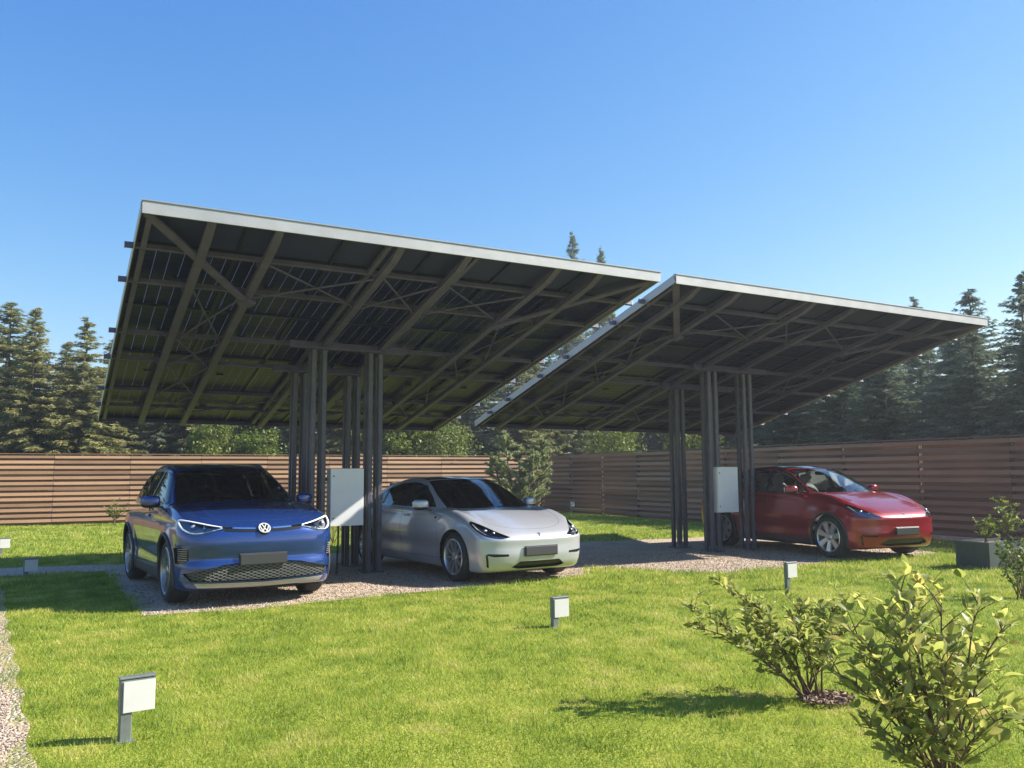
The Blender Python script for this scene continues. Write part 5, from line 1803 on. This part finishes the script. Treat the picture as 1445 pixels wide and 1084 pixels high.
rg = np.random.default_rng(3)
shrub('garden_shrub', 'small-leaved bush in the lawn with long twigs leaning left over bark mulch', 'bush', (4.80, 4.58, 0),
      [(-.85, .25, .55), (-.80, .35, .66), (-.50, .40, .82), (-.45, .1, .60), (-.27, .2, .64), (-.15, -.1, .56), (.05, .15, .62), (.25, 0, .60), (.4, -.05, .66), (-.62, .0, .42), (-.3, -.2, .45), (.1, -.25, .5), (.35, .3, .56), (-.15, .4, .50)],
      rg, .066, 17, twigs=11)
shrub('garden_shrub', 'large-leaved foreground bush at the lower right with tall bare lower stems', 'bush', (4.02, 2.96, 0),
      [(-.36, .28, .82), (-.25, .1, .92), (-.05, .2, 1.02), (.1, .05, .98), (.25, -.05, .95), (.38, -.1, .80), (.18, .3, .9), (-.15, -.1, .72), (.0, -.2, .62), (-.40, .05, .48), (-.3, -.15, .40), (.3, .15, .70), (.05, .35, .78), (-.22, .3, .60), (.42, .1, .62), (-.1, -.25, .35), (.2, -.25, .42), (-.3, .2, .70), (.1, .2, .86), (-.47, .12, .36), (-.44, -.02, .26), (-.42, .25, .52), (-.5, .3, .62)],
      rg, .088, 6.5, twigs=9, rad=.008, tw=.17)
shrub('garden_shrub', 'low bush at the bottom right corner showing a few broad leaves', 'bush', (4.72, 2.72, 0),
      [(-.1, .1, .25), (.05, .05, .32), (.1, -.1, .3), (-.15, -.05, .2), (.0, .2, .22)], rg, .085, 12, twigs=4)
shrub('garden_shrub', 'feathery pale shrub at the right edge in front of the planter', 'bush', (10.75, 6.75, 0),
      [(-.2, .1, .55), (0, 0, .7), (.2, .1, .62), (-.3, -.1, .35), (.3, -.1, .5), (.1, .3, .5), (-.1, .2, .66), (.3, .3, .6)], rg, .06, 16, m=M_BROAD, twigs=8)
shrub('sapling', 'tiny yellow-green sapling at the foot of the back fence left of the blue car', 'plant', (1.85, 30.9, 0),
      [(-.2, 0, .4), (0, .05, .65), (.2, 0, .45), (.1, .1, .35), (-.1, 0, .35)], rg, .09, 7, m=M_BROAD, twigs=7, tw=.3)
shrub('sapling', 'thin twiggy sapling behind the cabinet of the left carport', 'plant', (5.85, 20.0, 0),
      [(-.25, 0, .75), (.0, .05, .95), (.25, 0, .8), (.1, .1, .6), (.35, .05, .5), (-.35, 0, .5)], rg, .06, 10, twigs=5)

# bark mulch under the first bush
def mulch():
    rng = np.random.default_rng(9); n = 420
    a = rng.uniform(0, 6.28, n); r0 = .17*np.sqrt(rng.uniform(0, 1, n))
    P = np.stack([4.83+np.cos(a)*r0*1.25, 4.47+np.sin(a)*r0, .03+rng.uniform(0, .02, n)], 1)
    d = rng.normal(0, 1, (n, 3)); d[:, 2] *= .3; d /= np.linalg.norm(d, axis=1)[:, None]
    wv = np.cross(d, rng.normal(0, 1, (n, 3))); wv /= np.linalg.norm(wv, axis=1)[:, None]
    l = rng.uniform(.01, .03, n)[:, None]
    T = np.concatenate([np.stack([P-d*l-wv*.006, P+d*l-wv*.006, P+d*l+wv*.006], 1), np.stack([P-d*l-wv*.006, P+d*l+wv*.006, P-d*l+wv*.006], 1)])
    m = leaf_mat('bark_chips', [(0, (.07, .04, .03)), (.5, (.2, .12, .09)), (1, (.38, .27, .2))], .0, .8)
    o = tris_out(T, None, 'bark_mulch', m, np.tile(rng.uniform(0, 1, n), 2))
    tag(o, 'reddish bark chips around the foot of the left leafy bush', 'mulch', kind='stuff')
mulch()

# ------------------------------------------------------------------ planter at the right
M_PLANTER = plain('planter_grey_green', (0.05, 0.065, 0.062), 0.6, noise=0.25, scale=5)
pr = empty('planter', (14.1, 9.25, 0)); tag(pr, 'rectangular dark grey-green planter box at the right edge of the lawn', 'planter')
a = MB()
for lo, hi in (((-.62, -.30, 0), (.62, -.26, .43)), ((-.62, .26, 0), (.62, .30, .43)), ((-.62, -.258, 0), (-.58, .258, .43)), ((.58, -.258, 0), (.62, .258, .43))): a.box(lo, hi)
a.build('box', M_PLANTER, pr)
a = MB(); a.box((-.58, -.26, .36), (.58, .26, .39)); a.build('soil', M_BARK, pr)
for i, (x, y, tg, lab) in enumerate(((13.75, 9.2, [(-.2, -.05, .3), (.1, 0, .38), (-.3, -.15, .16), (.25, .05, .3), (.0, -.2, .25)], 'low pale leafy plant at the left end of the planter'),
                                     (14.25, 9.15, [(-.15, 0, .55), (.05, .05, .68), (.2, -.05, .6), (.0, -.2, .4), (-.25, -.15, .3), (.3, -.2, .35)], 'tall leafy plant growing in the right half of the planter'),
                                     (14.35, 8.85, [(-.25, -.1, .1), (.1, -.15, .22), (.3, -.1, .18), (-.1, -.2, .2)], 'leafy plant trailing over the front of the planter'))):
    shrub('planter_plant', lab, 'plant', (x, y, .39 if i < 2 else .12), tg, rg, .075, 14, m=M_BROAD, twigs=6, rad=.006)

# ------------------------------------------------------------------ haze volume added to lift the shade and veil far trees
a = MB(); a.box((-1000, -1000, -1.0), (1000, 1000, 24.0))
hm = bpy.data.materials.new('haze'); hm.use_nodes = True
hn = hm.node_tree; hn.nodes.clear()
ho = N(hn, 'ShaderNodeOutputMaterial'); hv = N(hn, 'ShaderNodeVolumePrincipled')
hv.inputs['Color'].default_value = (0.86, 0.92, 1.0, 1)
hv.inputs['Density'].default_value = 0.0013
hv.inputs['Anisotropy'].default_value = 0.35
L(hn, hv.outputs[0], ho.inputs['Volume'])
hz_ = a.build('haze', hm)
tag(hz_, 'thin pale haze volume added to lift the shadows and veil the trees', 'haze', kind='stuff')
